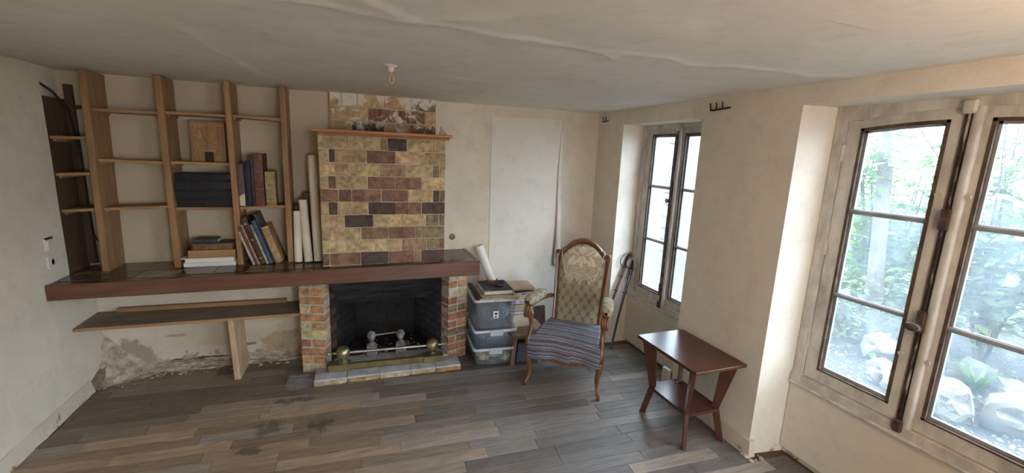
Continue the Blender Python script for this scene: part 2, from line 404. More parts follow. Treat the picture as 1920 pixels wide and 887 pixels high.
def single(name, mb, m, label, cat, loc, group=None, smooth=None, color=None, rot=None, bevel=0, local=False):
    """a thing that is one mesh: its origin goes to loc"""
    if not local: mb.v = [(p[0]-loc[0], p[1]-loc[1], p[2]-loc[2]) for p in mb.v]
    o = part(name, mb, m, None, smooth, color, bevel=bevel); o.location = loc
    if rot: o.rotation_euler = rot
    return tag(o, label, cat, group)
def struct(name, mb, m, smooth=None):
    o = part(name, mb, m, None, smooth); o['kind'] = 'structure'; return o
def stuff(o): o['kind'] = 'stuff'; return o
def jit(c, k): 
    f = 1 + random.uniform(-k, k); return tuple(max(0, q*f*(1 + random.uniform(-k*.3, k*.3))) for q in c)

# ------------------------------------------------------------------ room
CZ = 2.275
def BW(x): return 3.975 - .0105*x          # back wall
def WX(u): return 2.33 + .0105*u           # right wall's inner face
GX = 2.60                                   # plane of the window frames
OX = 2.655                                   # right wall's outer face
def RT(p): return (WX(p[1]) + p[0], p[1], p[2])

# floor
b = MB(); b.box((-2.1, -2.4, -.06), (2.62, 4.2, -.004))
floor = struct('floor', b, 'dark_board')
random.seed(11)
ang = math.radians(-2.9); ca, sa = math.cos(ang), math.sin(ang)
def boards():
    n = 0; wdt = .0905
    for k in range(-2, 27):
        v = 1.60 + k*wdt
        vis = 1.55 < v < 4.15
        if not vis: continue
        u = -2.3 + random.uniform(-.5, 0)
        while u < 2.75:
            L = random.choice((.34, .46, .55, .62, .70, .80, .92)) * random.uniform(.92, 1.08)
            u0, u1 = u, u + L; u += L
            # clip to the room: x is almost u here
            xm = lambda uu: uu*ca - v*sa; ym = lambda uu: uu*sa + v*ca
            yc = ym((u0+u1)/2)
            lim = 2.585 if (2.56 < yc < 3.46 or yc < 1.70) else 2.34
            lo_u = (-1.825 + v*sa)/ca; hi_u = (lim + v*sa)/ca
            a0, a1 = max(u0, lo_u), min(u1, hi_u)
            if a1 - a0 < .04: continue
            xc = xm((a0+a1)/2); yc = ym((a0+a1)/2)
            if yc > BW(xc) - .03 or (yc < 2.2 and xc < -1.2 - (yc-2.2)): continue
            if yc < 1.95 and xc < .55: continue
            # colours: brown and dusty on the left, grey to the right
            g = min(1, max(0, (xc + .3)/1.3))
            base = [(.235, .182, .135), (.168, .152, .144)]
            c = tuple(base[0][i]*(1-g) + base[1][i]*g for i in range(3))
            f = random.choice((.76, .82, .88, .94, 1, 1.06, 1.12, 1.25, 1.38))
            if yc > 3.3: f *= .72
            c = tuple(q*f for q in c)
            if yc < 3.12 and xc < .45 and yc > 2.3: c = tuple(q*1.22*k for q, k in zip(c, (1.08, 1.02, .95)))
            if random.random() < .06: c = (.33, .28, .235)
            zt = random.uniform(-.0008, .0008)
            mb = MB(); R = lambda p: (p[0]*ca - p[1]*sa, p[0]*sa + p[1]*ca, p[2])
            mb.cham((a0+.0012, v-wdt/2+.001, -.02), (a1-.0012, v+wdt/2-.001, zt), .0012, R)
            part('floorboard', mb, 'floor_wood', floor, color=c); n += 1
    return n
NB = boards()

# ceiling: papered plaster with the ridges of old joints and cracks
ridges = [[(-.97, 1.73), (-.35, 1.56), (-.07, 1.575), (.05, 1.62), (.20, 1.635), (.37, 1.63), (.52, 1.66), (.70, 1.652), (.88, 1.66), (1.03, 1.69), (1.10, 1.72)],
          [(-.62, 1.95), (-.62, 2.3), (-.58, 2.75), (-.55, 3.15), (-.42, 3.62)], [(1.06, 1.27), (1.03, 1.45), (.95, 1.60)],
          [(1.0, 1.65), (1.36, 1.62), (1.46, 1.68), (1.69, 1.61), (1.92, 1.56), (2.10, 1.60), (2.3, 1.50)],
          [(1.12, 1.73), (1.08, 1.98), (1.08, 2.32), (.99, 2.78)], [(.55, 2.7), (.9, 2.85), (1.4, 2.98)], [(-.1, 1.30), (.06, 1.5), (.20, 1.62), (.42, 1.50), (.54, 1.36)]]
def segd(px, py, A, B):
    ax, ay = A; bx, by = B; dx, dy = bx-ax, by-ay; t = max(0, min(1, ((px-ax)*dx + (py-ay)*dy)/(dx*dx+dy*dy)))
    qx, qy = ax+t*dx, ay+t*dy; return math.hypot(px-qx, py-qy), (dx*(py-ay) - dy*(px-ax))
def ceil_z(x, y):
    z = CZ + .012*noise.noise(Vector((x*.9, y*.9, 3))) + .003*noise.noise(Vector((x*5, y*5, 9)))
    wx, wy = x + .03*noise.noise(Vector((x*6, y*6, 1))), y + .03*noise.noise(Vector((x*6, y*6, 5)))
    for r in ridges:
        best = (9, 0)
        for i in range(len(r)-1):
            d = segd(wx, wy, r[i], r[i+1])
            if d[0] < best[0]: best = d
        if best[0] < .09:
            z -= (.007*math.exp(-best[0]/.05) if best[1] > 0 else .007*math.exp(-best[0]/.010))
    e = max(0, 1 - (BW(x)-y)/.10) if BW(x)-y < .10 else 0
    return z - .004*e
b = MB(); NXC, NYC = 230, 160
b.grid(lambda u, v: (-1.95 + 4.55*u, 1.0 + 3.1*v, ceil_z(-1.95 + 4.55*u, 1.0 + 3.1*v)), NXC, NYC)
b.box((-2.1, -2.4, CZ+.02), (2.85, 4.3, CZ+.12)); b.box((-2.1, -2.4, CZ), (2.6, 1.005, CZ+.03))
struct('ceiling', b, 'ceiling_paper', 60)

# left wall: masonry with a thick plaster lining that stops short of the ceiling and of the shelf recess
b = MB(); b.box((-2.1, -2.4, -.05), (-1.872, 4.3, CZ+.02)); struct('wall_left', b, 'plaster_left')
b = MB()
def lin(u, v):
    y = -2.4 + 6.12*u; z = 2.238*v; return (-1.829 + .004*noise.noise(Vector((y*2, z*2, 0))), y, z)
b.grid(lin, 90, 40)
b.box((-1.875, -2.4, 0), (-1.835, 3.70, 2.236)); b.box((-1.875, 3.60, 0), (-1.8305, 3.722, 2.09))
b.box((-1.875, 3.60, 2.08), (-1.8305, 3.70, 2.237)); b.box((-1.875, 3.72, 0), (-1.829, 4.05, .80))
struct('trim_1', b, 'plaster_left', 50)
b = MB(); random.seed(5)
pts = 40
def skl(u, v):
    y = 1.2 + 2.56*u; k = v
    prof = [(0, .10), (.008, .092), (.012, .05), (.02, .018), (.022, -.002)]
    q = v*(len(prof)-1); i = min(int(q), len(prof)-2); f = q - i
    dx = prof[i][0]*(1-f) + prof[i+1][0]*f; z = prof[i][1]*(1-f) + prof[i+1][1]*f
    n = noise.noise(Vector((y*7, v*3, 2)))
    return (-1.829 + max(0, dx + .008*n*(1 if v > .1 else 0)), y, max(-.002, z + .014*n*(v < .95)))
b.grid(skl, 90, 12); struct('baseboard_left', b, 'skirting', 60)
# fallen render in the back left corner
b = MB(); random.seed(3)
def cove(u, v):
    x = -1.83 + 1.42*u; t = v
    hgt = .30*max(0, 1-u*5.5)**1.2 + .075 + .035*noise.noise(Vector((x*9, 2, 0)))
    dep = .055 + .15*max(0, 1-u*4)
    yy = BW(x) - .004 - dep*(t**1.7); zz = hgt*(1-t)**1.15
    n = noise.fractal(Vector((x*11, t*4, zz*11)), .8, 2., 4)
    return (x, yy - .022*n*(.15 < t < .98), max(-.002, zz + .018*n*(.1 < t < .95)))
b.grid(cove, 150, 22); struct('trim_2', b, 'rubble', 40)
b = MB(); random.seed(8)
for k in range(70):
    x = -1.80 + 1.35*random.random()**1.5; y = BW(x) - .06 - .10*random.random()*(1.6 if x < -1.5 else .7)
    r = random.uniform(.004, .013); b.rock((x, y, r*.5), r, k, 1, (1.2, 1, .7))
single('plaster_crumbs', b, 'rubble', 'crumbs of fallen plaster along the foot of the damp back wall', 'debris', (-1.3, 3.9, 0))['kind'] = 'stuff'
b = MB(); b.hexa([(-1.828, 3.76, 0.02), (-1.80, 3.76, .02), (-1.775, 3.94, .04), (-1.828, 3.94, .04), (-1.828, 3.76, .075), (-1.812, 3.76, .075), (-1.79, 3.94, .13), (-1.828, 3.94, .13)])
single('skirting_offcut', b, 'grey_plank', 'broken end of brown wooden skirting in the left corner', 'skirting', (-1.81, 3.76, 0.0))

# back wall with the hole of the firebox
b = MB()
def bwbox(x0, x1, z0, z1): b.hexa([(x0, BW(x0), z0), (x1, BW(x1), z0), (x1, 4.45, z0), (x0, 4.45, z0), (x0, BW(x0), z1), (x1, BW(x1), z1), (x1, 4.45, z1), (x0, 4.45, z1)])
bwbox(-2.1, -.16, -.05, CZ+.02); bwbox(.68, 2.85, -.05, CZ+.02); bwbox(-.16, .68, .62, CZ+.02)
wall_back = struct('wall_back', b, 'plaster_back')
# papered-over hatch and the loose strip along its right edge
b = MB(); YP = lambda x: BW(x) - .004
b.hexa([(1.255, BW(1.255)-.006, .05), (1.985, BW(1.985)-.006, .05), (1.985, BW(1.985)+.01, .05), (1.255, BW(1.255)+.01, .05),
        (1.235, BW(1.235)-.006, 2.168), (1.955, BW(1.955)-.006, 2.178), (1.955, BW(1.955)+.01, 2.178), (1.235, BW(1.235)+.01, 2.168)])
struct('trim_3', b, 'panel_paper')
b = MB()
def strip(u, v):
    z = .72 + 1.38*v; open_ = (1-v)**1.6; x = 1.972 + .006*math.sin(v*7) - .02*(v-.3)
    cu = -1 + 2*u
    return (x + .034*cu*(.35+open_*.75), BW(x) - .008 - .030*open_*(1-cu*cu*.5) - .004, z)
b.grid(strip, 6, 30)
o = struct('trim_4', b, 'panel_paper', 60); sm = o.modifiers.new('s', 'SOLIDIFY'); sm.thickness = .003

# right wall: piers, lintels and the parts under the windows
b = MB()
def rwbox(u0, u1, z0, z1, w0=0., outer=OX, u0o=None):
    v = u0 if u0o is None else u0o
    b.hexa([(WX(u0)+w0, u0, z0), (outer, v, z0), (outer, u1, z0), (WX(u1)+w0, u1, z0), (WX(u0)+w0, u0, z1), (outer, v, z1), (outer, u1, z1), (WX(u1)+w0, u1, z1)])
rwbox(3.505, 4.3, -.05, CZ+.02); rwbox(1.782, 2.525, -.05, CZ+.02, u0o=1.738); rwbox(-.20, .555, -.05, CZ+.02); rwbox(-2.4, -1.70, -.05, CZ+.02)
for u0, u1, zl, zs in ((2.525, 3.505, 2.142, .50), (.555, 1.782, 2.168, .50), (-1.70, -.20, 2.168, .06)):
    rwbox(u0, u1, zl, CZ+.02); b.box((GX+.03, u0, -.05), (OX, u1, zs))
wall_right = struct('wall_right', b, 'plaster_right')
b = MB()   # skirting on the pier, and its return
b.hexa([(WX(1.78)-.032, 1.745, 0), (WX(1.78)+.02, 1.745, 0), (WX(2.5)+.02, 2.515, 0), (WX(2.5)-.02, 2.515, 0), (WX(1.78)-.022, 1.76, .105), (WX(1.78)+.02, 1.76, .105), (WX(2.5)+.02, 2.515, .105), (WX(2.5)-.016, 2.515, .105)])
struct('baseboard_right', b, 'skirting')
b = MB(); random.seed(9)
for k in range(26):
    u = 1.70 + random.random()*.10; x = WX(u) - .03 + random.random()*.12 if k % 2 else WX(u) - .045 + .02*random.random()
    r = random.uniform(.006, .016); b.rock((x, u, r*.5), r, k+50, 1, (1.2, 1, .8))
single('plaster_chips', b, 'rubble', 'pale plaster chips at the foot of the pier between the windows', 'debris', (2.3, 1.75, 0))['kind'] = 'stuff'
# unseen rear wall, its glazed opening added to let in more daylight
b = MB(); b.box((-2.1, -2.6, -.05), (.95, -2.35, CZ+.02)); b.box((1.85, -2.6, -.05), (2.85, -2.35, CZ+.02)); b.box((.20, -2.6, 2.14), (1.85, -2.35, CZ+.02)); b.box((.20, -2.6, -.05), (1.85, -2.35, .05))
struct('wall_rear', b, 'plaster_right')

# ------------------------------------------------------------------ windows
def ring(b, u0, u1, z0, z1, wd, x0, x1, top=None):
    """rectangular frame in the plane x = const"""
    wt = top or wd
    b.box((x0, u0, z0), (x1, u0+wd, z1)); b.box((x0, u1-wd, z0), (x1, u1, z1)); b.box((x0, u0+wd, z0), (x1, u1-wd, z0+wd)); b.box((x0, u0+wd, z1-wt), (x1, u1-wd, z1))
def window(n, uL, uR, uc, zs, zt, glass, mz, zg0, zg1, zf0, arch=0., detail=True):
    """uL > uR; glass = the two glass spans (u high, u low) of the left and right casements"""
    b = MB(); X0 = GX - .018
    b.box((X0, uL-.058, zf0-.03), (GX+.05, uL, zt)); b.box((X0, uR, zf0-.03), (GX+.05, uR+.058, zt))
    # head piece, its lower edge a shallow arch
    N = 14; zl = zg1 + .050
    def za(u): 
        q = (u-uc)/((uL-uR)/2); return zl - arch*q*q
    for i in range(N):
        a0 = uR+.058 + (uL-uR-.116)*i/N; a1 = uR+.058 + (uL-uR-.116)*(i+1)/N
        b.hexa([(X0, a0, za(a0)), (GX+.05, a0, za(a0)), (GX+.05, a1, za(a1)), (X0, a1, za(a1)), (X0, a0, zt), (GX+.05, a0, zt), (GX+.05, a1, zt), (X0, a1, zt)])
    b.box((X0-.012, uR, zs), (GX+.05, uL, zf0))
    win = struct(f'window_{n}', b, 'window_paint')
    b = MB(); b.cham((X0-.024, uR-.0, zs-.016), (GX+.05, uL+.0, zs+.002), .004); part('sill', b, 'window_paint', win, bevel=0)
    for ci, (gh, gl) in enumerate(glass):
        oh, ol = (uL-.062, uc+.006) if ci == 0 else (uc-.006, uR+.062)
        b = MB(); X1 = GX - .008; X2 = GX + .034
        zb0, zb1 = zf0+.004, zl-.004
        b.box((X1, gh, zb0), (X2, oh, za(oh)+.006)); b.box((X1, ol, zb0), (X2, gl, za(ol)+.006)); b.box((X1, gl, zb0), (X2, gh, zg0))
        zga = lambda u: zg1 - arch*.9*((u-uc)/((uL-uR)/2))**2
        for i in range(8):
            a0 = gl + (gh-gl)*i/8; a1 = gl + (gh-gl)*(i+1)/8
            b.hexa([(X1, a0, zga(a0)), (X2, a0, zga(a0)), (X2, a1, zga(a1)), (X1, a1, zga(a1)), (X1, a0, za(a0)+.006), (X2, a0, za(a0)+.006), (X2, a1, za(a1)+.006), (X1, a1, za(a1)+.006)])
        cs = part('casement', b, 'window_paint', win)
        # dark grimy rebate round the glass
        b = MB(); g = .014; xr0, xr1 = GX-.0095, GX+.012
        b.box((xr0, gh-g, zg0), (xr1, gh+.001, zga(gh))); b.box((xr0, gl-.001, zg0), (xr1, gl+g, zga(gl))); b.box((xr0, gl, zg0-.001), (xr1, gh, zg0+g*.6))
        for i in range(8):
            a0 = gl + (gh-gl)*i/8; a1 = gl + (gh-gl)*(i+1)/8
            b.hexa([(xr0, a0, zga(a0)-g), (xr1, a0, zga(a0)-g), (xr1, a1, zga(a1)-g), (xr0, a1, zga(a1)-g), (xr0, a0, zga(a0)+.001), (xr1, a0, zga(a0)+.001), (xr1, a1, zga(a1)+.001), (xr0, a1, zga(a1)+.001)])
        part('rebate', b, 'window_grime', cs)
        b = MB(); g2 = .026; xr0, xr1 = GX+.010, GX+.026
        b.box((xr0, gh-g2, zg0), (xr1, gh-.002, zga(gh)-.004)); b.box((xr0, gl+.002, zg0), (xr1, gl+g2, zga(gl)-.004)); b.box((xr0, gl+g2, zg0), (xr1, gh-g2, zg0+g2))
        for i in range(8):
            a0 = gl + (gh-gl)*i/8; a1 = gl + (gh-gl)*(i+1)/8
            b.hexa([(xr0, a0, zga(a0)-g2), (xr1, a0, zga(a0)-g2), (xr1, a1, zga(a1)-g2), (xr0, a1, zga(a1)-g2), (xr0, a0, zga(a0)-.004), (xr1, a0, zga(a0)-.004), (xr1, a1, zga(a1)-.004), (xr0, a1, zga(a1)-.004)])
        part('glazing_bead', b, 'muntin_backlit', cs)
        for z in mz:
            b = MB(); b.cham((GX+.002, gl+.002, z-.014), (GX+.028, gh-.002, z+.014), .008); part('muntin', b, 'muntin_backlit', cs)
        lev = [zg0+.004] + list(mz) + [None]
        for i in range(len(mz)+1):
            b = MB(); x = GX+.018
            t0, t1 = (lev[i+1], lev[i+1]) if lev[i+1] else (zga(gl+.02)-.012, zga(gh-.02)-.012)
            b.hexa([(x, gl+.012, lev[i]), (x+.003, gl+.012, lev[i]), (x+.003, gh-.012, lev[i]), (x, gh-.012, lev[i]), (x, gl+.012, t0), (x+.003, gl+.012, t0), (x+.003, gh-.012, t1), (x, gh-.012, t1)])
            part('pane', b, 'dusty_glass', cs)
        if detail:
            for z in (zg0+.16, (zg0+zg1)/2+.02, zg1-.16):
                b = MB(); uu = oh if ci == 0 else ol
                b.tube([(GX-.016, uu, z-.045), (GX-.016, uu, z+.045)], .009, 8); part('hinge', b, 'window_paint', cs, 40)
    # meeting stile: half-round bead and the bolt rod beside it
    b = MB(); zb0, zb1 = zf0+.01, zl
    b.tube([(GX-.014, uc-.026, zf0-.004), (GX-.014, uc-.026, zb1)], .021, 12, flat=1.); part('cover_bead', b, 'window_paint', win, 40)
    b = MB(); b.box((GX-.016, uc-.008, zf0-.006), (GX+.03, uc+.024, zb1)); part('joint_gap', b, 'rust', win)
    b = MB(); b.tube([(GX-.019, uc+.006, zb0-.01), (GX-.019, uc+.006, zb1+.02)], .0055, 8)
    bolt = part('bolt_rod', b, 'chipped_paint', win, 40)
    b = MB(); b.cham((GX-.045, uc-.022, zb1-.03), (GX-.005, uc+.03, zb1+.032), .008); part('bolt_keeper', b, 'window_paint', bolt)
    b = MB(); b.cham((GX-.045, uc-.018, zf0-.035), (GX-.005, uc+.026, zf0+.03), .008); part('bolt_keeper', b, 'rust', bolt)
    if detail:
        zk = 1.12 if n == 2 else .70
        b = MB(); b.cham((GX-.042, uc-.012, zk-.055), (GX-.012, uc+.026, zk+.055), .006); part('lock_case', b, 'rust', bolt)
        if n == 2:
            b = MB(); Tk = lambda p: (GX-.045-p[2], uc+.006+p[0], zk-.02+p[1])
            b.lathe([(.009, 0), (.008, .022), (.020, .030), (.027, .042), (.024, .056), (.012, .062)], 14, Tk, 1.25, .8); part('knob', b, 'rust', bolt, 50)
            b = MB(); b.cham((GX-.04, uc-.014, 1.57), (GX-.01, uc+.026, 1.67), .006); part('bolt_guide', b, 'rust', bolt)
            for z, du in ((1.73, .055), (1.73, -.055), (.93, .06), (.93, -.052)):
                b = MB(); b.tube([(GX-.028, uc+du, z), (GX+.0, uc+du, z)], [.011, .008], 10); part('peg', b, 'window_paint', win, 40)
        else:
            b = MB(); b.tube([(GX-.03, uc+.055, 1.49), (GX-.008, uc+.055, 1.49)], [.02, .016], 12); part('knob', b, 'hilt', bolt, 40)
    return win
w1 = window(1, 3.505, 2.525, 3.012, .520, 2.142, ((3.362, 3.05), (2.945, 2.63)), (1.105, 1.597), .628, 2.060, .562)
w2 = window(2, 1.745, .555, 1.165, .515, 2.168, ((1.612, 1.238), (1.095, .700)), (1.116, 1.600), .640, 2.075, .565, arch=.055)
w3 = window(3, -.20, -1.70, -.95, .08, 2.168, ((-.30, -.90), (-1.0, -1.60)), (.75, 1.4), .16, 2.08, .11, detail=False)
# panelled aprons under the two windows
for (u0, u1, z1, nm) in ((2.527, 3.503, .496, 5), (.557, 1.744, .492, 6)):
    b = MB(); b.box((GX-.022, u0, .045 if nm == 6 else .030), (GX+.03, u1, z1))
    if nm == 5: b.cham((GX-.034, u0, .425), (GX-.02, u1, .45), .004)
    o = struct(f'trim_{nm}', b, 'apron_paint')
    b = MB(); b.box((GX+.005, u0, 0), (GX+.029, u1, .045)); part('kick_board', b, 'skirting', o)
# frame and pane of the rear opening, added out of view for light
b = MB(); b.box((.95, -2.5, .05), (1.01, -2.44, 2.14)); b.box((1.79, -2.5, .05), (1.85, -2.44, 2.14)); b.box((1.01, -2.5, 2.08), (1.79, -2.44, 2.14)); b.box((1.01, -2.5, .05), (1.79, -2.44, .11))
o = struct('added_door_1', b, 'window_paint')
for x0, x1 in ((1.01, 1.79),):
    b = MB(); b.box((x0, -2.475, .11), (x1, -2.47, 2.08)); part('pane', b, 'dusty_glass', o)

# ------------------------------------------------------------------ mantel shelf
def mt(x): return .9045 + .0075*(x + 1.83)
MX0, MX1, MY = -1.826, 1.012, 3.45
mantel = thing('mantel_shelf', 'long dark red-brown wooden mantel shelf running from the left wall past the chimney', 'shelf', (-.4, 3.45, .803))
b = MB(); b.hexa([(MX0, MY, .803), (MX1, MY, .803), (MX1, MY+.03, .803), (MX0, MY+.03, .803), (MX0, MY, mt(MX0)), (MX1, MY, mt(MX1)), (MX1, MY+.03, mt(MX1)), (MX0, MY+.03, mt(MX0))])
part('front_board', b, 'mantel_wood', mantel, world=True, bevel=.003)
b = MB(); b.hexa([(MX1-.03, MY+.03, .803), (MX1, MY+.03, .803), (MX1, BW(1)-.005, .803), (MX1-.03, BW(1)-.005, .803), (MX1-.03, MY+.03, mt(MX1)), (MX1, MY+.03, mt(MX1)), (MX1, BW(1)-.005, mt(MX1)), (MX1-.03, BW(1)-.005, mt(MX1))])
part('end_board', b, 'mantel_wood', mantel, world=True, bevel=.002)
b = MB(); b.hexa([(MX0, MY+.03, .806), (MX1-.03, MY+.03, .806), (MX1-.03, BW(1)-.006, .806), (MX0, 3.985, .806), (MX0, MY+.03, mt(MX0)-.003), (MX1-.03, MY+.03, mt(MX1)-.003), (MX1-.03, BW(1)-.006, mt(MX1)-.003), (MX0, 3.985, mt(MX0)-.003)])
part('top_board', b, 'mantel_top', mantel, world=True)
random.seed(21)
x = MX0 + .02
cols = [(.10, .065, .045), (.16, .12, .075), (.075, .035, .022), (.12, .07, .045), (.20, .155, .095), (.09, .05, .034)]
i = 0
while x < MX1 - .12:
    wd = random.choice((.17, .2, .22, .24)); x1 = min(x + wd, MX1 - .04)
    for (ya, yb) in ((MY+.085, 3.70), (3.708, BW(x1)-.012)):
        if -.235 < x1 and x < .735 and yb > 3.56:
            if ya > 3.6: continue
            yb = 3.552
        b = MB(); b.cham((x, ya, mt(x)-.004), (x1-.006, yb, mt(x)+.0012), .0015); part('tile', b, 'mantel_tile', mantel, color=jit(cols[(i*2 + (ya > 3.6)) % 6], .15), world=True)
    x = x1; i += 1

# ------------------------------------------------------------------ chimney breast
TAN, TAN2, BRN, DRK, DTN, PNK = (.52, .37, .20), (.45, .305, .155), (.235, .125, .08), (.10, .062, .052), (.25, .185, .11), (.33, .21, .125)
chim = thing('chimney_breast', 'chimney breast of large tan and brown bricks rising above the mantel shelf', 'chimney', (.25, 3.6, .92))
rows = [
 '60-190 T,190-320 T,320-352 P,352-440 D,440-560 T,560-590 T,590-620 T',
 '62-105 T,105-131 D,131-262 t,262-388 B,388-522 T,522-620 t',
 '64-130 T,130-190 t,190-320 T,320-440 P,440-560 T,560-592 G,592-620 T',
 '67-103 T,103-136 B,136-265 T,265-388 B,388-507 B,507-618 T',
 '70-145 B,145-200 B,200-325 B,325-445 B,445-560 T,560-592 D,592-618 B',
 '75-106 T,106-143 D,143-270 T,270-390 D,390-450 B,450-508 B,508-618 D',
 '78-170 T,170-293 D,293-415 T,415-528 T,528-590 G,590-618 G',
 '80-110 T,110-240 T,240-362 B,362-482 B,482-510 G,510-618 G',
 '80-178 T,178-302 T,302-420 T,420-535 P,535-592 G,592-618 B',
 '82-112 B,112-240 B,240-360 D,360-475 B,475-508 P,508-618 D']
CC = dict(T=TAN, t=TAN2, B=BRN, D=DRK, G=DTN, P=PNK)
random.seed(31)
b = MB(); b.box((-.224, 3.563, .90), (.725, 3.985, 1.93)); part('mortar_core', b, 'mortar', chim, world=True)
for k, row in enumerate(rows):
    z1 = 1.919 - k*.1; z0 = z1 - .1; L = 60 + 2.5*k; Rr = 620 if k < 3 else 618
    for q in row.split(','):
        rg, cc = q.split(); a0, a1 = map(float, rg.split('-'))
        x0 = -.226 + max(0, (a0-L)/(Rr-L))*.953; x1 = -.226 + min(1, (a1-L)/(Rr-L))*.953
        g = .0028
        b = MB(); b.cham((x0+g, 3.5565 + random.uniform(-.002, .002), z0+g), (x1-g, 3.62, z1-g), .004, j=.0016)
        part('brick', b, 'brick_tan', chim, color=jit(CC[cc], .12), world=True)
# the bare flue bricks above the ledge
b = MB(); b.box((-.150, 3.925, 1.93), (.711, BW(0)+.02, CZ)); part('flue_core', b, 'mortar', chim, world=True)
up = ['110-160 t,160-225 T,225-340 T,340-460 t,460-575 G', '112-145 T,145-270 T,270-395 B,395-525 B,525-575 T', '112-200 T,200-340 D,340-455 t,455-575 B', '112-150 T,150-290 B,290-420 T,420-575 B']
zb = [2.272, 2.163, 2.05, 1.945, 1.93]
for k, row in enumerate(up[:3]):
    for q in row.split(','):
        rg, cc = q.split(); a0, a1 = map(float, rg.split('-'))
        x0 = -.150 + (a0-110)/465*.861; x1 = -.150 + (a1-110)/465*.861
        b = MB(); b.cham((max(-.15, x0)+.003, 3.918 + random.uniform(-.003, .003), zb[k+1]+.004), (x1-.003, 3.96, zb[k]-.004), .004, j=.002)
        part('brick', b, 'limewashed_brick', chim, color=jit(CC[cc], .15), world=True)
# ledge moulding on the shoulder of the breast
led = thing('ledge_shelf', 'narrow varnished wooden ledge capping the brick chimney breast', 'ledge', (.25, 3.5, 1.921))
b = MB(); b.cham((-.258, 3.462, 1.938), (.762, 3.915, 1.960), .005); part('board', b, 'ledge_wood', led, world=True)
b = MB(); P = [(3.548, 1.9205), (3.49, 1.9205), (3.487, 1.926), (3.478, 1.931), (3.474, 1.938), (3.548, 1.938)]
b.prism(P, -.215, .742, lambda p: (p[2], p[0], p[1])); part('moulding', b, 'ledge_wood', led, world=True)
b = MB(); b.prism([(.745, 1.961), (.815, 1.961), (.757, 2.03)], 3.60, 3.63, lambda p: (p[0]-.06, p[2], p[1]))
single('wooden_wedge', b, 'raw_wood', 'small pale triangular offcut standing at the right end of the chimney ledge', 'offcut', (.72, 3.615, 1.961))

# ------------------------------------------------------------------ fireplace
fp = thing('fireplace', 'brick fireplace with canted piers and sooty firebox under the mantel shelf', 'fireplace', (.27, 3.6, 0))
OR1, OR2, YEL, RED, LTN = (.50, .27, .13), (.45, .23, .11), (.56, .45, .21), (.36, .16, .09), (.50, .41, .26)
def wallrun(p0, p1, rows, z0, pitch, parent, mortar_m, thick=.10, tint=None, gap=.006, name='mortar_bed', depth=.07):
    """bricks laid along p0->p1 (plan points); the visible face is on the right-hand side of the walk p0->p1 turned to the room"""
    d = Vector((p1[0]-p0[0], p1[1]-p0[1], 0)); L = d.length; d.normalize(); n = Vector((d.y, -d.x, 0))
    def T(p): q = Vector((p0[0], p0[1], 0)) + d*p[0] + n*p[1]; return (q.x, q.y, p[2])
    z1 = z0 + pitch*len(rows)
    b = MB(); b.box((0, -thick, z0), (L, -.006, z1), T); part(name, b, mortar_m, parent, world=True)
    for k, row in enumerate(rows):
        for (f0, f1, c) in row:
            a0, a1 = f0*L, f1*L; g = gap
            if tint: c = tint(Vector(T(((a0+a1)/2, 0, 0))), z0 + (k+.5)*pitch, c)
            b = MB(); b.cham((a0 + (g if f0 > 0 else -.0), -depth, z0+k*pitch+g), (a1 - (g if f1 < 1 else -.0), random.uniform(-.002, .003), z0+(k+1)*pitch-g), .005, T, j=.002)
            part('brick', b, 'brick_tan', parent, color=jit(c, .10), world=True)
random.seed(41)
pl = [[(.0, .5, LTN), (.5, 1, LTN)], [(0, .45, OR2), (.45, 1, OR2)], [(0, 1, OR1)], [(0, .42, RED), (.42, 1, OR1)], [(0, 1, YEL)], [(0, .42, LTN), (.42, 1, OR1)], [(0, 1, OR1)], [(0, .42, YEL), (.42, 1, OR2)], [(0, 1, OR1)], [(0, .46, OR1), (.46, 1, OR1)], [(0, 1, LTN)]]
wallrun((-.418, 3.657), (-.234, 3.597), pl, 0, .0730, fp, 'grey_mortar', .122, depth=.118)
pr = [[(0, .45, RED), (.45, 1, RED)], [(0, 1, RED)], [(0, .42, RED), (.42, 1, DTN)], [(0, 1, DTN)], [(0, .5, RED), (.5, 1, OR2)], [(0, 1, RED)], [(0, .5, DTN), (.5, 1, DTN)], [(0, .5, RED), (.5, 1, LTN)], [(0, 1, LTN)], [(0, .48, OR2), (.48, 1, OR2)], [(0, 1, LTN)]]
wallrun((.768, 3.553), (.945, 3.615), pr, 0, .0730, fp, 'grey_mortar', .122, depth=.118)
b = MB(); b.box((-.415, 3.70, 0), (-.27, BW(-.3)-.003, .803)); b.box((.80, 3.66, 0), (.944, BW(.9)-.003, .803)); part('pier_core', b, 'grey_mortar', fp, world=True)
# inner cheeks, blackened with depth
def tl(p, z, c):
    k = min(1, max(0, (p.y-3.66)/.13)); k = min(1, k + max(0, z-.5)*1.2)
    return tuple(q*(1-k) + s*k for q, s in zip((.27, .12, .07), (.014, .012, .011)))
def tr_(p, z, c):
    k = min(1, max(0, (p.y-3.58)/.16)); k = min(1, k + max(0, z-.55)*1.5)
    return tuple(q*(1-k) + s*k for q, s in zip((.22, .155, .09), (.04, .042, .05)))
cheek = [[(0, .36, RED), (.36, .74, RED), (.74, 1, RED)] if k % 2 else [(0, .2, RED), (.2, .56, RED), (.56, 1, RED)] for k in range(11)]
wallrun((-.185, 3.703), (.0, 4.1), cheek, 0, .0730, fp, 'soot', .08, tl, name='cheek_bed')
wallrun((.547, 4.1), (.724, 3.662), [[(1-q1, 1-q0, c) for q0, q1, c in r][::-1] for r in cheek], 0, .0730, fp, 'soot', .08, tr_, name='cheek_bed')
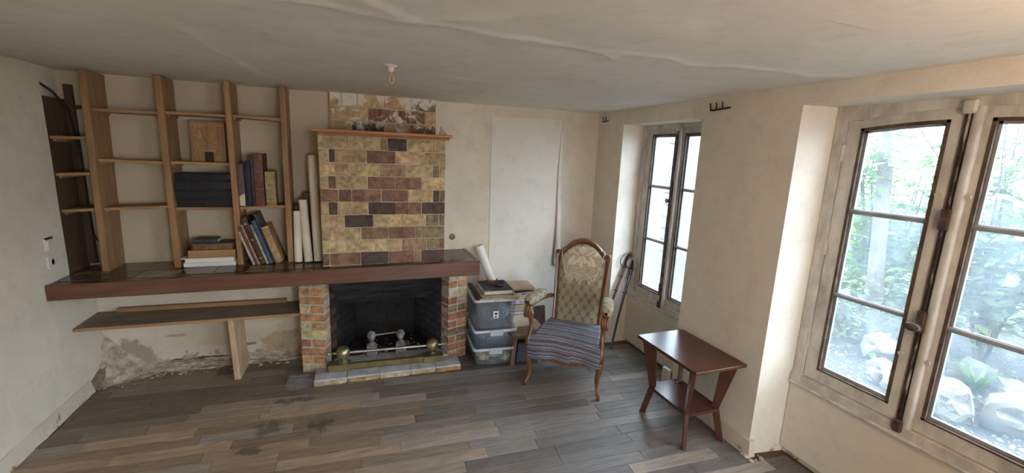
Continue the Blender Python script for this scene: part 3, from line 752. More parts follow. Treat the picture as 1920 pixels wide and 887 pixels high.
wallrun((0, 4.1), (.547, 4.1), [[(0, .33, DRK), (.33, .67, DRK), (.67, 1, DRK)] if k % 2 else [(0, .17, DRK), (.17, .5, DRK), (.5, .83, DRK), (.83, 1, DRK)] for k in range(9)], .03, .088, fp, 'soot', .10, lambda p, z, c: (.012, .011, .011), name='fireback_bed')
# slanting hood: three sooty slabs, and the dark throat over it
def hood(t0, t1, x):
    pass
hz = [(3.617, .802, -.238, .772), (3.73, .655, -.168, .722), (3.80, .565, -.138, .692), (3.855, .500, -.108, .668)]
for k in range(3):
    (y0, z0, a0, c0), (y1, z1, a1, c1) = hz[k], hz[k+1]
    cuts = [[0, 1], [0, .45, 1], [0, .28, .62, 1]][k]
    for q0, q1 in zip(cuts, cuts[1:]):
        g = .0022
        P0 = (a0 + (c0-a0)*q0 + g, y0, z0); P1 = (a0 + (c0-a0)*q1 - g, y0, z0); P2 = (a1 + (c1-a1)*q1 - g, y1-.002, z1+.003); P3 = (a1 + (c1-a1)*q0 + g, y1-.002, z1+.003)
        b = MB(); b.hexa([P0, P1, P2, P3] + [(p[0], p[1]+.05, p[2]+.02) for p in (P0, P1, P2, P3)])
        part('hood_slab', b, 'hood_iron', fp, world=True, bevel=.003)
b = MB(); b.hexa([(-.24, 3.66, .79), (.775, 3.66, .79), (.70, 4.12, .83), (-.13, 4.12, .83), (-.24, 3.66, .802), (.775, 3.66, .802), (.7, 4.12, .86), (-.13, 4.12, .86)]); part('throat', b, 'soot', fp, world=True)
b = MB(); b.box((-.158, 4.12, .0), (.678, 4.30, .62)); b.box((-.158, 4.10, 0), (-.03, 4.3, .62)); b.box((.60, 4.08, 0), (.678, 4.3, .62)); part('firebox_back', b, 'soot', fp, world=True)
b = MB(); b.hexa([(-.23, 3.60, 0), (.765, 3.56, 0), (.55, 4.1, 0), (0, 4.1, 0), (-.23, 3.60, .052), (.765, 3.56, .052), (.55, 4.1, .06), (0, 4.1, .06)]); part('firebox_floor', b, 'cement', fp, world=True)
b = MB(); b.hexa([(-.17, 3.74, .050), (.705, 3.71, .050), (.548, 4.1, .055), (0, 4.1, .055), (-.15, 3.77, .062), (.69, 3.74, .062), (.546, 4.098, .075), (.002, 4.098, .075)]); part('ash_bed', b, 'soot', fp, world=True)
# raised hearth: edging bricks bedded in grey cement
H0, H1 = Vector((-.322, 3.393)), Vector((.842, 3.352)); hd = (H1-H0).normalized(); hn = Vector((-hd.y, hd.x)); HL = (H1-H0).length
def HT(p): q = H0 + hd*p[0] + hn*p[1]; return (q.x, q.y, p[2])
random.seed(43)
cuts = [0, .245, .49, .735, .945, HL]; hc = [LTN, (.42, .27, .14), LTN, (.45, .32, .17), (.42, .22, .11)]
for k in range(5):
    b = MB(); b.cham((cuts[k]+.006, random.uniform(-.002, .006), .0), (cuts[k+1]-.006, .10, .034), .006, HT, j=.003); part('hearth_brick', b, 'brick_tan', fp, color=hc[k], world=True)
    b = MB(); b.hexa([HT((cuts[k]+.004, .004, .034)), HT((cuts[k+1]-.004, .004, .034)), HT((cuts[k+1]-.004, .115, .034)), HT((cuts[k]+.004, .115, .034)), HT((cuts[k]+.005, .010, .047)), HT((cuts[k+1]-.005, .010, .047)), HT((cuts[k+1]-.005, .115, .050)), HT((cuts[k]+.005, .115, .050))]); part('cement_cap', b, 'cement', fp, world=True, bevel=.004)
b = MB(); b.box((.004, .02, 0), (HL-.004, .30, .044), HT); part('hearth_bed', b, 'cement', fp, world=True)

# brass fender: base with end blocks, balls and rail
fen = thing('brass_fender', 'tarnished brass fender with two balls and a rail on the hearth', 'fender', (.25, 3.47, .049))
F0, F1 = Vector((-.218, 3.505)), Vector((.705, 3.452)); fd = (F1-F0).normalized(); fn_ = Vector((-fd.y, fd.x)); FL = (F1-F0).length
def FT(p): q = F0 + fd*p[0] + fn_*p[1]; return (q.x, q.y, p[2])
b = MB(); b.cham((.165, .012, .049), (FL-.165, .05, .098), .003, FT); part('base_bar', b, 'old_brass', fen, world=True)
for a in (0, FL-.165):
    b = MB(); b.cham((a, -.008, .049), (a+.168, .088, .104), .004, FT); blk = part('end_block', b, 'old_brass', fen, world=True)
    cx_ = a + (.115 if a == 0 else .075)
    b = MB(); Tb = lambda p, cx_=cx_: FT((cx_ + p[0], .045 + p[1], p[2] + .104))
    b.lathe([(.042, 0), (.044, .008), (.030, .014), (.022, .024), (.034, .030), (.026, .036)], 24, Tb); part('ball_foot', b, 'brass', fen, 40, world=True)
    b = MB(); b.lathe([(.054*math.sin(PI*i/14)+.0002, .054*(1-math.cos(PI*i/14))) for i in range(15)], 24, lambda p, cx_=cx_: FT((cx_ + p[0], .045 + p[1], p[2] + .136))); part('ball', b, 'brass', fen, 60, world=True)
zr = .186
b = MB(); b.tube([FT((.155, .045, zr)), FT((FL-.125, .045, zr))], .013, 12); part('rail', b, 'steel_rod', fen, 40, world=True)
for s_, a in ((1, .075), (-1, FL-.045)):
    pp = [FT((a - s_*q, .045, zr)) for q in (0, .03, .034, .05, .056, .075, .085)]
    b = MB(); b.tube(pp, [.011, .011, .016, .009, .009, .015, .004], 12); part('finial', b, 'brass', fen, 40, world=True)

# andirons: two little busts on square pedestals with a log bar behind
def andiron(x, y, label):
    o = thing('andiron', label, 'andiron', (x, y, .056), (0, 0, .05 if x < .2 else -.08), 'pair of bust andirons in the firebox')
    b = MB(); b.hexa([(-.05, -.03, 0), (.05, -.03, 0), (.05, .03, 0), (-.05, .03, 0), (-.040, -.024, .105), (.040, -.024, .105), (.040, .024, .105), (-.040, .024, .105)]); part('pedestal', b, 'cast_stone', o, bevel=.004)
    b = MB(); b.box((-.022, -.033, .02), (.022, -.025, .085)); part('tablet', b, 'cast_stone', o, bevel=.003)
    b = MB(); n = 22
    prof = [(.036, .105), (.030, .112), (.019, .120), (.018, .130), (.026, .138), (.0315, .152), (.034, .168), (.0335, .182), (.028, .198), (.016, .208), (.002, .211)]
    vs = []
    for r, z in prof:
        for k in range(n):
            t = 2*PI*k/n; cx_, cy_ = math.cos(t), math.sin(t); rr = r
            if cy_ < -.85 and .13 < z < .175: rr *= 1.0 + (.26 if .147 < z < .156 else .04)      # nose and brow
            if .158 < z < .168 and cy_ < -.5 and abs(cx_) > .2: rr *= .88                            # eye sockets
            if .138 < z < .142 and cy_ < -.8: rr *= 1.10                                             # lips and chin
            vs.append((rr*cx_*.92, rr*cy_*1.05, z))
    fs = [(i*n+k, i*n+(k+1) % n, (i+1)*n+(k+1) % n, (i+1)*n+k) for i in range(len(prof)-1) for k in range(n)]
    b.add(vs, fs); hd_ = part('head', b, 'cast_stone', o, 60)
    b = MB()
    for q in range(9):                                                                                # ridged hair
        a = -1.25 + 2.5*q/8
        b.tube([(math.sin(a)*.034*math.cos(s_), -.028*math.cos(s_)*math.cos(a)*(1) + .004, .172 + .040*math.sin(s_)) for s_ in (0.0, .5, 1., 1.5, 2., 2.6)], .0065, 6)
    part('hair', b, 'cast_stone', hd_, 60)
    b = MB(); b.box((-.012, .03, .03), (.012, .26, .05)); part('log_bar', b, 'iron', o)
andiron(.128, 3.72, 'left-hand grey bust andiron, darker with soot, standing in the firebox')
andiron(.372, 3.70, 'right-hand grey bust andiron, with pale flecks, standing in the firebox')
b = MB(); b.tube([(.13, 3.80, .20), (.37, 3.79, .215)], .006, 8); single('poker', b, 'steel_rod', 'thin metal poker lying across behind the two andiron busts', 'poker', (.13, 3.80, .20), smooth=40)
b = MB(); random.seed(6)
for k in range(90):
    r = random.uniform(.004, .014); b.rock((random.uniform(.05, .55), random.uniform(3.72, 4.05), .06 + r*.4), r, k, 1)
single('ash', b, 'cast_stone', 'grey ash and cinders on the firebox floor behind the fender', 'ash', (.3, 3.9, .06))['kind'] = 'stuff'

b = MB(); random.seed(12)
b.grid(lambda u, v: (-.52 + .22*u + .02*noise.noise(Vector((v*5, u, 0))), 3.40 + .20*v + .015*noise.noise(Vector((u*5, v*5, 4))), .004 + .030*abs(noise.noise(Vector((u*7, v*7, 8))))*(1 + u)), 14, 12)
single('plastic_scrap', b, 'clear_sheet', 'crumpled scrap of clear plastic film on the floor at the left end of the hearth', 'scrap', (-.4, 3.5, 0))

# ------------------------------------------------------------------ bookcase
bc = thing('bookcase', 'built-in wooden bookcase of tall uprights and small shelves standing on the mantel shelf', 'bookcase', (-1.1, 3.75, .905))
ups = [(-1.664, -1.646, .041), (-1.243, -1.244, .041), (-.838, -.843, .040), (-.490, -.485, .040)]
def depth(x): return BW(x) - .004
for i, (xb, xt, th) in enumerate(ups):
    b = MB(); y1 = depth(xb); zt_ = 2.262
    b.hexa([(xb, 3.75, mt(xb)), (xb+th, 3.75, mt(xb)), (xb+th, y1, mt(xb)), (xb, y1, mt(xb)), (xt, 3.75, zt_), (xt+th, 3.75, zt_), (xt+th, y1, zt_), (xt, y1, zt_)])
    part('upright', b, 'shelf_wood', bc, world=True, bevel=.003)
b = MB(); b.box((-1.868, 3.728, .905), (-1.832, 3.984, 2.08)); part('side_panel', b, 'dark_board', bc, world=True, label='dark brown side panel against the left wall')
b = MB(); b.box((-1.828, 3.955, .92), (-1.785, 3.985, 2.18)); part('backing_strip', b, 'dark_board', bc, world=True)
def ux(i, z): xb, xt, th = ups[i]; return xb + (xt-xb)*(z-.905)/1.36, th
def shelf(i, z0, z1, dz=0):
    if i < 0: xa = -1.834; xb_ = ux(0, z0)[0]
    else: a, th = ux(i, z0); xa = a + th; xb_ = ux(i+1, z0)[0]
    xa += .001; xb_ -= .001; t = .010; yf = 3.765 if i >= 0 else 3.745; y1 = depth(xa) - .002
    b = MB(); b.hexa([(xa, yf, z0-t), (xb_, yf, z1-t), (xb_, y1, z1-t), (xa, y1, z0-t), (xa, yf, z0+t), (xb_, yf, z1+t), (xb_, y1, z1+t), (xa, y1, z0+t)])
    part('shelf', b, 'shelf_wood_flat', bc, world=True, bevel=.002)
    for xx in (xa, xb_-.016):
        b = MB(); zz = z0 if xx == xa else z1
        b.box((xx, yf+.03, zz-t-.017), (xx+.016, y1-.02, zz-t)); part('bracket', b, 'shelf_wood_flat', bc, world=True)
for a in [(0, 2.013, 2.014), (0, 1.682, 1.673), (0, 1.346, 1.360), (1, 2.021, 2.023), (1, 1.677, 1.676), (1, 1.348, 1.346), (2, 2.026, 2.017), (2, 1.349, 1.360), (-1, 1.823, 1.825), (-1, 1.582, 1.589), (-1, 1.336, 1.346)]: shelf(*a)
b = MB(); b.box((-1.80, 3.962, 2.02), (-1.668, 3.985, 2.045)); part('batten', b, 'dark_board', bc, world=True)
b = MB(); b.tube([(-1.76, 3.93, .93), (-1.775, 3.95, 1.3), (-1.78, 3.955, 1.7), (-1.805, 3.93, 2.02), (-1.84, 3.86, 2.12), (-1.862, 3.76, 2.17)], .0075, 8)
single('cable', b, 'dark_hole', 'black cable running up the dark recess at the left end of the bookcase', 'cable', (-1.76, 3.93, .92), smooth=60)
b = MB(); b.tube([(-1.70, 3.90, 1.13), (-1.73, 3.90, 1.10), (-1.76, 3.92, 1.15), (-1.77, 3.94, 1.24)], .005, 6)
single('wire_end', b, 'iron', 'thin bent wire end poking out low in the dark left recess', 'wire', (-1.73, 3.9, .92), smooth=60)

def book(label, t, h, d, col, loc, rot=(0, 0, 0), group=None, pages=None, rounded=True, bands=0, cat='book', gilt=False, name='book'):
    """upright book, spine towards -y, origin at its front left bottom corner"""
    o = thing(name, label, cat, loc, rot, group)
    c = .0025; b = MB()
    b.box((0, .004, 0), (c, d, h)); b.box((t-c, .004, 0), (t, d, h))
    N = 8
    arc = [(t/2 - t/2*math.cos(PI*i/N), .006 - (.005 if rounded else 0)*math.sin(PI*i/N)) for i in range(N+1)]
    for (xa, ya), (xb, yb) in zip(arc, arc[1:]): b.hexa([(xa, ya, 0), (xb, yb, 0), (xb, yb+.003, 0), (xa, ya+.003, 0), (xa, ya, h), (xb, yb, h), (xb, yb+.003, h), (xa, ya+.003, h)])
    part('cover', b, 'book_cloth', o, color=col)
    b = MB(); b.box((c, .008, .004), (t-c, d-.004, h-.004)); part('page_block', b, pages or 'page_edges', o)
    for k in range(bands):
        z = h*(k+1)/(bands+1); b = MB(); b.box((.002, -.001, z-.0025), (t-.002, .006, z+.0025)); part('spine_band', b, 'gilt' if gilt else 'book_cloth', o, color=tuple(q*2.2 for q in col))
    return o
BK = (.010, .011, .015)
zz = 1.358
for k, (x0, L, t, y) in enumerate([(-1.185, .335, .058, 3.775), (-1.192, .345, .064, 3.765), (-1.196, .338, .068, 3.77), (-1.19, .325, .052, 3.772)]):
    book(['lowest', 'second from the bottom', 'third from the bottom', 'topmost'][k] + ' of four black bound volumes lying in the bookcase', t, L, .19, jit(BK, .2), (x0, y, zz+t), (0, PI/2, 0), 'black volumes lying flat in the bookcase', bands=3)
    zz += t + .0008
zc = 1.363
for lab, t, h, d, col, x, y, rd, gl in [
    ('purple-grey book with a pale flowered lower spine at the left of the upper right shelf', .038, .318, .2, (.13, .09, .10), -.797, 3.77, False, 0),
    ('black book standing second from the left on the upper right shelf', .040, .322, .19, (.012, .013, .02), -.757, 3.775, True, 3),
    ('thin blue-black book with speckled spine standing left of the tall brown book', .022, .385, .19, (.045, .06, .08), -.715, 3.785, True, 0),
    ('tall reddish brown leather book, the highest on the upper right shelf', .062, .396, .205, (.14, .052, .032), -.690, 3.765, True, 2)]:
    o = book(lab, t, h, d, col, (x, y, zc), bands=gl, gilt=False, rounded=rd)
    if 'purple' in lab:
        b = MB(); b.prism([(.001, .004), (t-.001, .004), (t-.001, .10), (.001, .075)], -.0005, .002, lambda p: (p[0], p[2]+.003, p[1])); part('spine_label', b, 'paper_cream', o)
b = MB(); b.cham((-.620, 3.772, zc-.001), (-.552, 3.90, 1.628), .002); o = single('tan_box', b, 'book_cloth', 'tan slipcase box standing right of the tall brown book', 'box', (-.586, 3.83, zc-.001), color=(.36, .25, .12))
# leaning row on the mantel shelf
th = -math.radians(17.5); x = -.728
for lab, t, h, d, col, y, pg, bd, gl in [
    ('thin pale grey brochure at the left end of the leaning books', .017, .275, .19, (.42, .39, .35), 3.700, 'page_edges', 0, 0),
    ('thin dark red book second from the left among the leaning books', .012, .31, .19, (.16, .05, .035), 3.710, 'page_edges', 0, 0),
    ('thin tan book leaning left of the brown book with gilt stars', .013, .33, .19, (.38, .26, .15), 3.712, 'page_edges', 0, 0),
    ('dark brown leaning book with gilt stars on its spine', .040, .375, .20, (.065, .028, .020), 3.716, 'page_edges', 3, 1),
    ('thin cream book leaning between the brown and the blue books', .016, .325, .18, (.42, .38, .27), 3.718, 'page_edges', 0, 0),
    ('blue cloth book leaning in the middle right of the row', .028, .355, .19, (.055, .085, .145), 3.722, 'page_edges', 0, 0),
    ('large slate-grey book leaning behind the tan wooden case', .014, .405, .215, (.060, .066, .062), 3.750, 'page_edges', 0, 0),
    ('tan wooden book-shaped case at the right end of the leaning row', .048, .300, .20, (.42, .26, .12), 3.735, 'raw_wood', 0, 0)]:
    zb = mt(x) + .0015
    o = book(lab, t, h, d, col, (x, y, zb), (0, th, 0), bands=0 if gl else bd)
    if gl:
        for z in (.05, .20, .33):
            b = MB(); P = [( .020 + (.011 if i % 2 == 0 else .0045)*math.sin(PI*i/5), z + (.011 if i % 2 == 0 else .0045)*math.cos(PI*i/5)) for i in range(10)]
            b.prism(P, -.0015, .004, lambda p: (p[0], p[2], p[1])); part('gilt_star', b, 'gilt', o)
    x += t/math.cos(th) + .0012
# flat pile in the middle bay
z = mt(-1.0) + .0012
def pile(name, label, x0, x1, y0, y1, h, m, cat, color=None, rot=0., ch=.002):
    global z
    b = MB(); b.cham((x0, y0, z), (x1, y1, z+h), ch, j=.0008); z_ = z; z += h + .0006
    return single(name, b, m, label, cat, ((x0+x1)/2, (y0+y1)/2, z_), color=color)
pile('paper_stack', 'bottom stack of white paper lying on the mantel shelf', -1.185, -.850, 3.745, 3.95, .030, 'paper_white', 'paper')
pile('paper_stack', 'second stack of white paper, on top of the bottom one', -1.175, -.862, 3.750, 3.95, .031, 'paper_white', 'paper')
pile('folder', 'yellowed card folder lying on the white paper stacks', -1.195, -.850, 3.735, 3.95, .006, 'paper_cream', 'folder', ch=.001)
pile('wooden_case', 'wide flat brown wooden case in the flat pile', -1.155, -.850, 3.760, 3.95, .052, 'shelf_wood_flat', 'case')
def flatbook(label, x0, L, t, y, d, col):
    global z
    book(label, t, L, d, col, (x0, y, z+t), (0, PI/2, 0)); z += t + .0006
flatbook('brown leather book lying on the wooden case', -1.125, .255, .046, 3.772, .15, (.17, .095, .045))
flatbook('small dark blue book on top of the flat pile', -1.118, .15, .030, 3.79, .12, (.035, .045, .07))

# carved plaque leaning in the bookcase
pq = thing('carved_plaque', 'square brown carved relief plaque with a mask and a small doorway on the bookcase shelf', 'plaque', (-.985, 3.84, 1.688), (-.04, 0, 0))
b = MB(); W2, H2 = .108, .290
b.box((-W2, 0, 0), (-.028, .02, H2)); b.box((.030, 0, 0), (W2, .02, H2)); b.box((-.028, 0, .072), (.030, .02, H2)); b.box((-.028, .012, 0), (.030, .02, .072)); part('panel', b, 'shelf_wood', pq)
b = MB(); b.box((-.028, .008, 0), (.030, .0125, .072)); part('doorway', b, 'dark_hole', pq)
b = MB(); b.rock((0, .0, .165), .022, 3, 2, (1, .5, 1.15)); b.rock((0, -.01, .162), .006, 5, 1, (1, 1, 1.8)); part('mask', b, 'shelf_wood', pq, 60)
random.seed(14); b = MB()
for k in range(46):
    a, zz_ = random.uniform(-W2+.012, W2-.02), random.uniform(.02, H2-.03)
    if abs(a) < .045 and zz_ < .09: continue
    if abs(a) < .028 and .13 < zz_ < .2: continue
    s_ = random.uniform(.006, .016); b.cham((a-s_*random.uniform(.5, 1.3), -.006*random.random()-.003, zz_-s_*.7), (a+s_, .002, zz_+s_*.7), .002)
b.box((-W2, -.006, H2-.03), (W2, .0, H2-.016)); b.box((-.045, -.005, .072), (.046, .0, .086)); part('relief', b, 'shelf_wood', pq)

# rolls of drawings beside the chimney
def roll(label, base, top, r, name='paper_roll', m='paper_roll', group='paper rolls leaning beside the chimney'):
    b = MB(); B, Tp = Vector(base), Vector(top); ax = (Tp-B); L = ax.length; q = ax.to_track_quat('Z', 'Y').to_matrix()
    prof = [(r, 0), (r, L), (r-.004, L), (r-.004, .01), (r*.3, .008)]
    # low side rests on the shelf: raise by tilt
    tilt = math.hypot(ax.x, ax.y)/L
    n = 20
    vs = []
    for k in range(n): pass
    b.lathe(prof, 24, lambda p: tuple(q @ Vector(p)))
    b.v = [(p[0], p[1], p[2]) for p in b.v]
    o = single(name, b, m, label, 'paper roll', (B.x, B.y, B.z + r*tilt), group, 50, local=True); return o
roll('short paper roll, leftmost beside the chimney, next to the bookcase upright', (-.414, 3.738, mt(-.4)), (-.414, 3.80, 1.315), .030)
roll('medium paper roll standing in the middle of the three beside the chimney', (-.340, 3.735, mt(-.3)), (-.368, 3.80, 1.405), .031)
roll('tallest paper roll leaning right against the chimney bricks', (-.268, 3.745, mt(-.27)), (-.288, 3.83, 1.755), .034)
b = MB(); b.cham((-.438, 3.86, mt(-.4)), (-.375, 3.96, 1.36), .003); single('brown_box', b, 'dark_wood', 'narrow dark brown box behind the short paper roll', 'box', (-.41, 3.91, mt(-.4)))
b = MB(); b.cham((-.372, 3.87, mt(-.4)), (-.31, 3.955, 1.46), .003); single('brown_box', b, 'dark_wood', 'taller dark brown box behind the medium paper roll', 'box', (-.34, 3.91, mt(-.4)))

# ------------------------------------------------------------------ shelf under the mantel
ls = thing('low_shelf', 'low plank shelf under the left half of the mantel with one upright board', 'shelf', (-1.1, 3.8, 0))
b = MB(); b.hexa([(-1.827, 3.655, .510), (-.420, 3.662, .492), (-.420, BW(-.4)-.003, .492), (-1.827, BW(-1.8)-.003, .510), (-1.827, 3.655, .532), (-.420, 3.662, .514), (-.420, BW(-.4)-.003, .514), (-1.827, BW(-1.8)-.003, .532)]); part('plank', b, 'grey_plank', ls, world=True)
b = MB(); b.hexa([(-1.826, 3.650, .510), (-.421, 3.657, .492), (-.421, 3.6545+.008, .492), (-1.826, 3.655, .510), (-1.826, 3.650, .532), (-.421, 3.657, .514), (-.421, 3.6625, .514), (-1.826, 3.655, .532)]); part('front_lipping', b, 'shelf_wood_flat', ls, world=True)
b = MB(); b.hexa([(-.905, 3.668, .0), (-.862, 3.668, 0), (-.855, 3.93, 0), (-.885, 3.93, 0), (-.918, 3.668, .497), (-.880, 3.668, .497), (-.866, 3.93, .499), (-.89, 3.93, .499)]); part('support_board', b, 'raw_wood', ls, world=True, bevel=.003)
b = MB(); b.hexa([(-1.70, 3.945, .532), (-.545, 3.94, .517), (-.545, BW(-.5)-.004, .517), (-1.70, BW(-1.7)-.004, .532), (-1.70, 3.945, .562), (-.545, 3.94, .55), (-.545, BW(-.5)-.004, .55), (-1.70, BW(-1.7)-.004, .562)])
single('batten', b, 'shelf_wood_flat', 'long loose batten lying along the back of the low shelf', 'batten', (-1.1, 3.955, .53))

# ------------------------------------------------------------------ small wall and ceiling fittings
def outlet(z, label, broken):
    o = thing('wall_outlet', label, 'outlet', (-1.826, 3.548, z), (0, 0, 0))
    b = MB(); b.cham((-.004, -.042, -.04), (.009, .042, .04), .003)
    part('plate', b, 'plastic_white', o)
    if broken:
        b = MB(); b.box((.004, -.040, .032), (.012, .030, .044)); part('broken_edge', b, 'dark_hole', o)
        b = MB(); b.hexa([(.009, -.03, -.03), (.009, .034, -.034), (.009, .034, .028), (.009, -.03, .02), (.014, -.03, -.03), (.011, .034, -.034), (.011, .034, .028), (.016, -.03, .02)]); part('rocker', b, 'plastic_white', o)
    else:
        b = MB(); R_ = lambda p: (p[2]+.009, p[0], p[1])
        b.lathe([(.024, 0), (.024, .003), (.019, .003), (.018, -.006), (.001, -.006)], 24, R_); part('socket_ring', b, 'plastic_white', o, 40)
        b = MB()
        for s_ in (-1, 1): b.tube([(.002, s_*.0095, 0), (.0065, s_*.0095, 0)], .003, 8)
        part('socket_hole', b, 'dark_hole', o)
outlet(1.152, 'upper white wall plate with broken top edge on the left wall', True)
outlet(1.036, 'lower white socket outlet on the left wall below the broken plate', False)
o = thing('flue_cap', 'small round brass flue cap on the back wall right of the chimney', 'cap', (.881, BW(.88), 1.044))
b = MB(); b.lathe([(.026, 0), (.026, .004), (.020, .007), (.001, .007)], 24, lambda p: (p[0], -p[2]-.0, p[1])); part('disc', b, 'old_brass', o, 40)
b = MB(); b.lathe([(.028, 0), (.030, .003), (.0265, .005)], 24, lambda p: (p[0], -p[2]-.0, p[1])); part('rim', b, 'old_brass', o, 40)
# ceiling hook
hx, hy = .216, 2.53; hz_ = ceil_z(hx, hy)
o = thing('ceiling_hook', 'brass ring hook hanging from the ceiling in front of the chimney', 'hook', (hx, hy, hz_))
b = MB(); b.lathe([(.008, -.034), (.012, -.03), (.014, -.012), (.034, -.003), (.045, .004)], 18); part('rose', b, 'ceiling_paper', o, 50)
b = MB(); b.tube([(0, 0, -.03), (0, 0, -.05)], .008, 8); b.tube([(.0135*math.cos(t)*.8, .004*math.cos(t), -.070 + .022*math.sin(t)) for t in [2*PI*i/18 for i in range(19)]], .0055, 8); part('ring', b, 'hook_brass', o, 60)
# iron curtain brackets
def bracket(u0, u1, z, label, prongs):
    x = WX(u0); o = thing('curtain_bracket', label, 'bracket', (x, u0, z), (0, 0, 0), 'iron curtain brackets on the window wall')
    b = MB(); b.tube([(-.006, 0, 0), (-.018, (u1-u0)*.2, -.004), (-.03, u1-u0, .002)], .006, 8); arm = part('arm', b, 'iron', o, 60)
    for f in prongs:
        b = MB(); b.tube([(-.01-.02*f, (u1-u0)*f, -.002), (-.012-.02*f, (u1-u0)*f, .032), (-.02-.02*f, (u1-u0)*f, .046)], .0045, 6); part('prong', b, 'iron', o, 60)
bracket(2.455, 2.262, 2.188, 'iron curtain bracket with three prongs above the pier between the windows', (.02, .32, .62))
bracket(3.87, 3.735, 2.184, 'smaller iron curtain bracket in the far corner left of the far window', (.15, .6))

# ------------------------------------------------------------------ storage bins and the things on them
BT = math.radians(-4); bx0, by0 = .945, 3.345
def binT(p): return (bx0 + p[0]*math.cos(BT) - p[1]*math.sin(BT), by0 + p[0]*math.sin(BT) + p[1]*math.cos(BT), p[2])
def bin_(label, z, h, W, D, ix, lid, cat='storage bin'):
    o = thing('storage_bin', label, cat, binT((ix, 0, z)), (0, 0, BT), 'clear plastic storage bins stacked by the fireplace')
    t = .03; b = MB()      # tapered tub with rounded corners
    def loop(x0, x1, y0, y1, zz, r=.035, n=4):
        pts = []
        for (cx_, cy_, a0) in ((x1-r, y0+r, -PI/2), (x1-r, y1-r, 0), (x0+r, y1-r, PI/2), (x0+r, y0+r, PI)):
            for i in range(n+1): pts.append((cx_ + r*math.cos(a0+PI/2*i/n), cy_ + r*math.sin(a0+PI/2*i/n), zz))
        return pts
    L = [loop(t+.01, W-t-.01, t+.01, D-t-.01, .002), loop(t, W-t, t, D-t, .012), loop(.013, W-.013, .013, D-.013, h-.02)]
    n = len(L[0]); fs = [tuple(range(n))[::-1]]
    for i in range(2): fs += [(i*n+k, i*n+(k+1) % n, (i+1)*n+(k+1) % n, (i+1)*n+k) for k in range(n)]
    b.add(L[0]+L[1]+L[2], fs); part('tub', b, 'bin_plastic', o, 40)
    b = MB(); A, B_ = loop(0, W, 0, D, h-.022), loop(0, W, 0, D, h-(.0 if lid else .004)); I0, I1 = loop(.014, W-.014, .014, D-.014, h-.022), loop(.014, W-.014, .014, D-.014, h-.004)
    fs = []
    for k in range(n):
        k2 = (k+1) % n; fs += [(k, k2, n+k2, n+k), (n+k, n+k2, 3*n+k2, 3*n+k), (3*n+k, 3*n+k2, 2*n+k2, 2*n+k), (2*n+k, 2*n+k2, k2, k)]
    b.add(A+B_+I0+I1, fs); part('rim', b, 'bin_rim', o, 40)
    if lid:
        b = MB(); b.box((.014, .014, h-.008), (W-.014, D-.014, h-.004)); part('lid', b, 'bin_plastic', o)
        for s_ in (0,):
            b = MB(); b.cham((W*.36, -.012, h-.052), (W*.66, .004, h+.003), .004); part('clip', b, 'bin_clip', o)
    # raised frame moulded in the front
    y = lambda zz: t + (.013-t)*(zz-.012)/(h-.032) - .003
    b = MB(); za_, zb_ = h*.16, h*.60
    for (x0, x1, z0, z1) in ((W*.28, W*.72, za_, za_+.006), (W*.28, W*.72, zb_, zb_+.006), (W*.28, W*.28+.006, za_, zb_), (W*.72-.006, W*.72, za_, zb_)):
        b.hexa([(x0, y(z0), z0), (x1, y(z0), z0), (x1, y(z0)+.006, z0), (x0, y(z0)+.006, z0), (x0, y(z1), z1), (x1, y(z1), z1), (x1, y(z1)+.006, z1), (x0, y(z1)+.006, z1)])
    part('moulded_frame', b, 'bin_plastic', o)
    return o
bin_('lowest clear plastic storage bin with pale things inside, on the floor', .001, .168, .385, .46, .0, True)
bin_('middle clear plastic storage bin of the stack by the fireplace', .172, .165, .39, .46, .0, True)
bin_('tall top storage bin of the stack, with a picture folder over it', .340, .275, .395, .47, -.005, False)
def bundle(label, x0, x1, y0, y1, z0, z1, col, seed, name='bundle'):
    b = MB(); cx_, cy_ = (x0+x1)/2, (y0+y1)/2
    b.rock((0, 0, (z1-z0)/2), 1, seed, 3, ((x1-x0)*.5, (y1-y0)*.5, (z1-z0)*.47), .12)
    # square it up
    b.v = [(math.copysign(min(abs(p[0]), (x1-x0)*.43), p[0]), math.copysign(min(abs(p[1]), (y1-y0)*.43), p[1]), max(0, p[2])) for p in b.v]
    single(name, b, 'bundle', label, 'bundle', binT((cx_, cy_, z0)), color=col, smooth=60, rot=(0, 0, BT), local=True)
bundle('dark blue-grey cloth bundle inside the tall top bin', .015, .38, .03, .44, .352, .575, (.15, .195, .245), 4)
bundle('dark blue-grey bundle inside the middle bin', .015, .37, .03, .42, .186, .318, (.15, .19, .24), 9)
random.seed(17)
for k, (lab, x, y, r, col) in enumerate([('crumpled yellow paper inside the left of the lowest bin', .12, .10, .055, (.62, .50, .26)), ('crumpled white paper inside the middle of the lowest bin', .22, .14, .05, (.66, .65, .62)), ('crumpled tan paper inside the right of the lowest bin', .30, .09, .045, (.50, .42, .30)), ('grey cloth wad at the back of the lowest bin', .2, .30, .10, (.36, .38, .40))]):
    b = MB(); b.rock((0, 0, r*.8), r, k+20, 2, (1.2, 1, .8), .6); mz_ = min(p[2] for p in b.v); b.v = [(p[0], p[1], p[2]-mz_) for p in b.v]; single('crumpled_paper', b, 'bundle', lab, 'paper', binT((x, y, .016)), color=col, rot=(0, 0, BT), local=True)
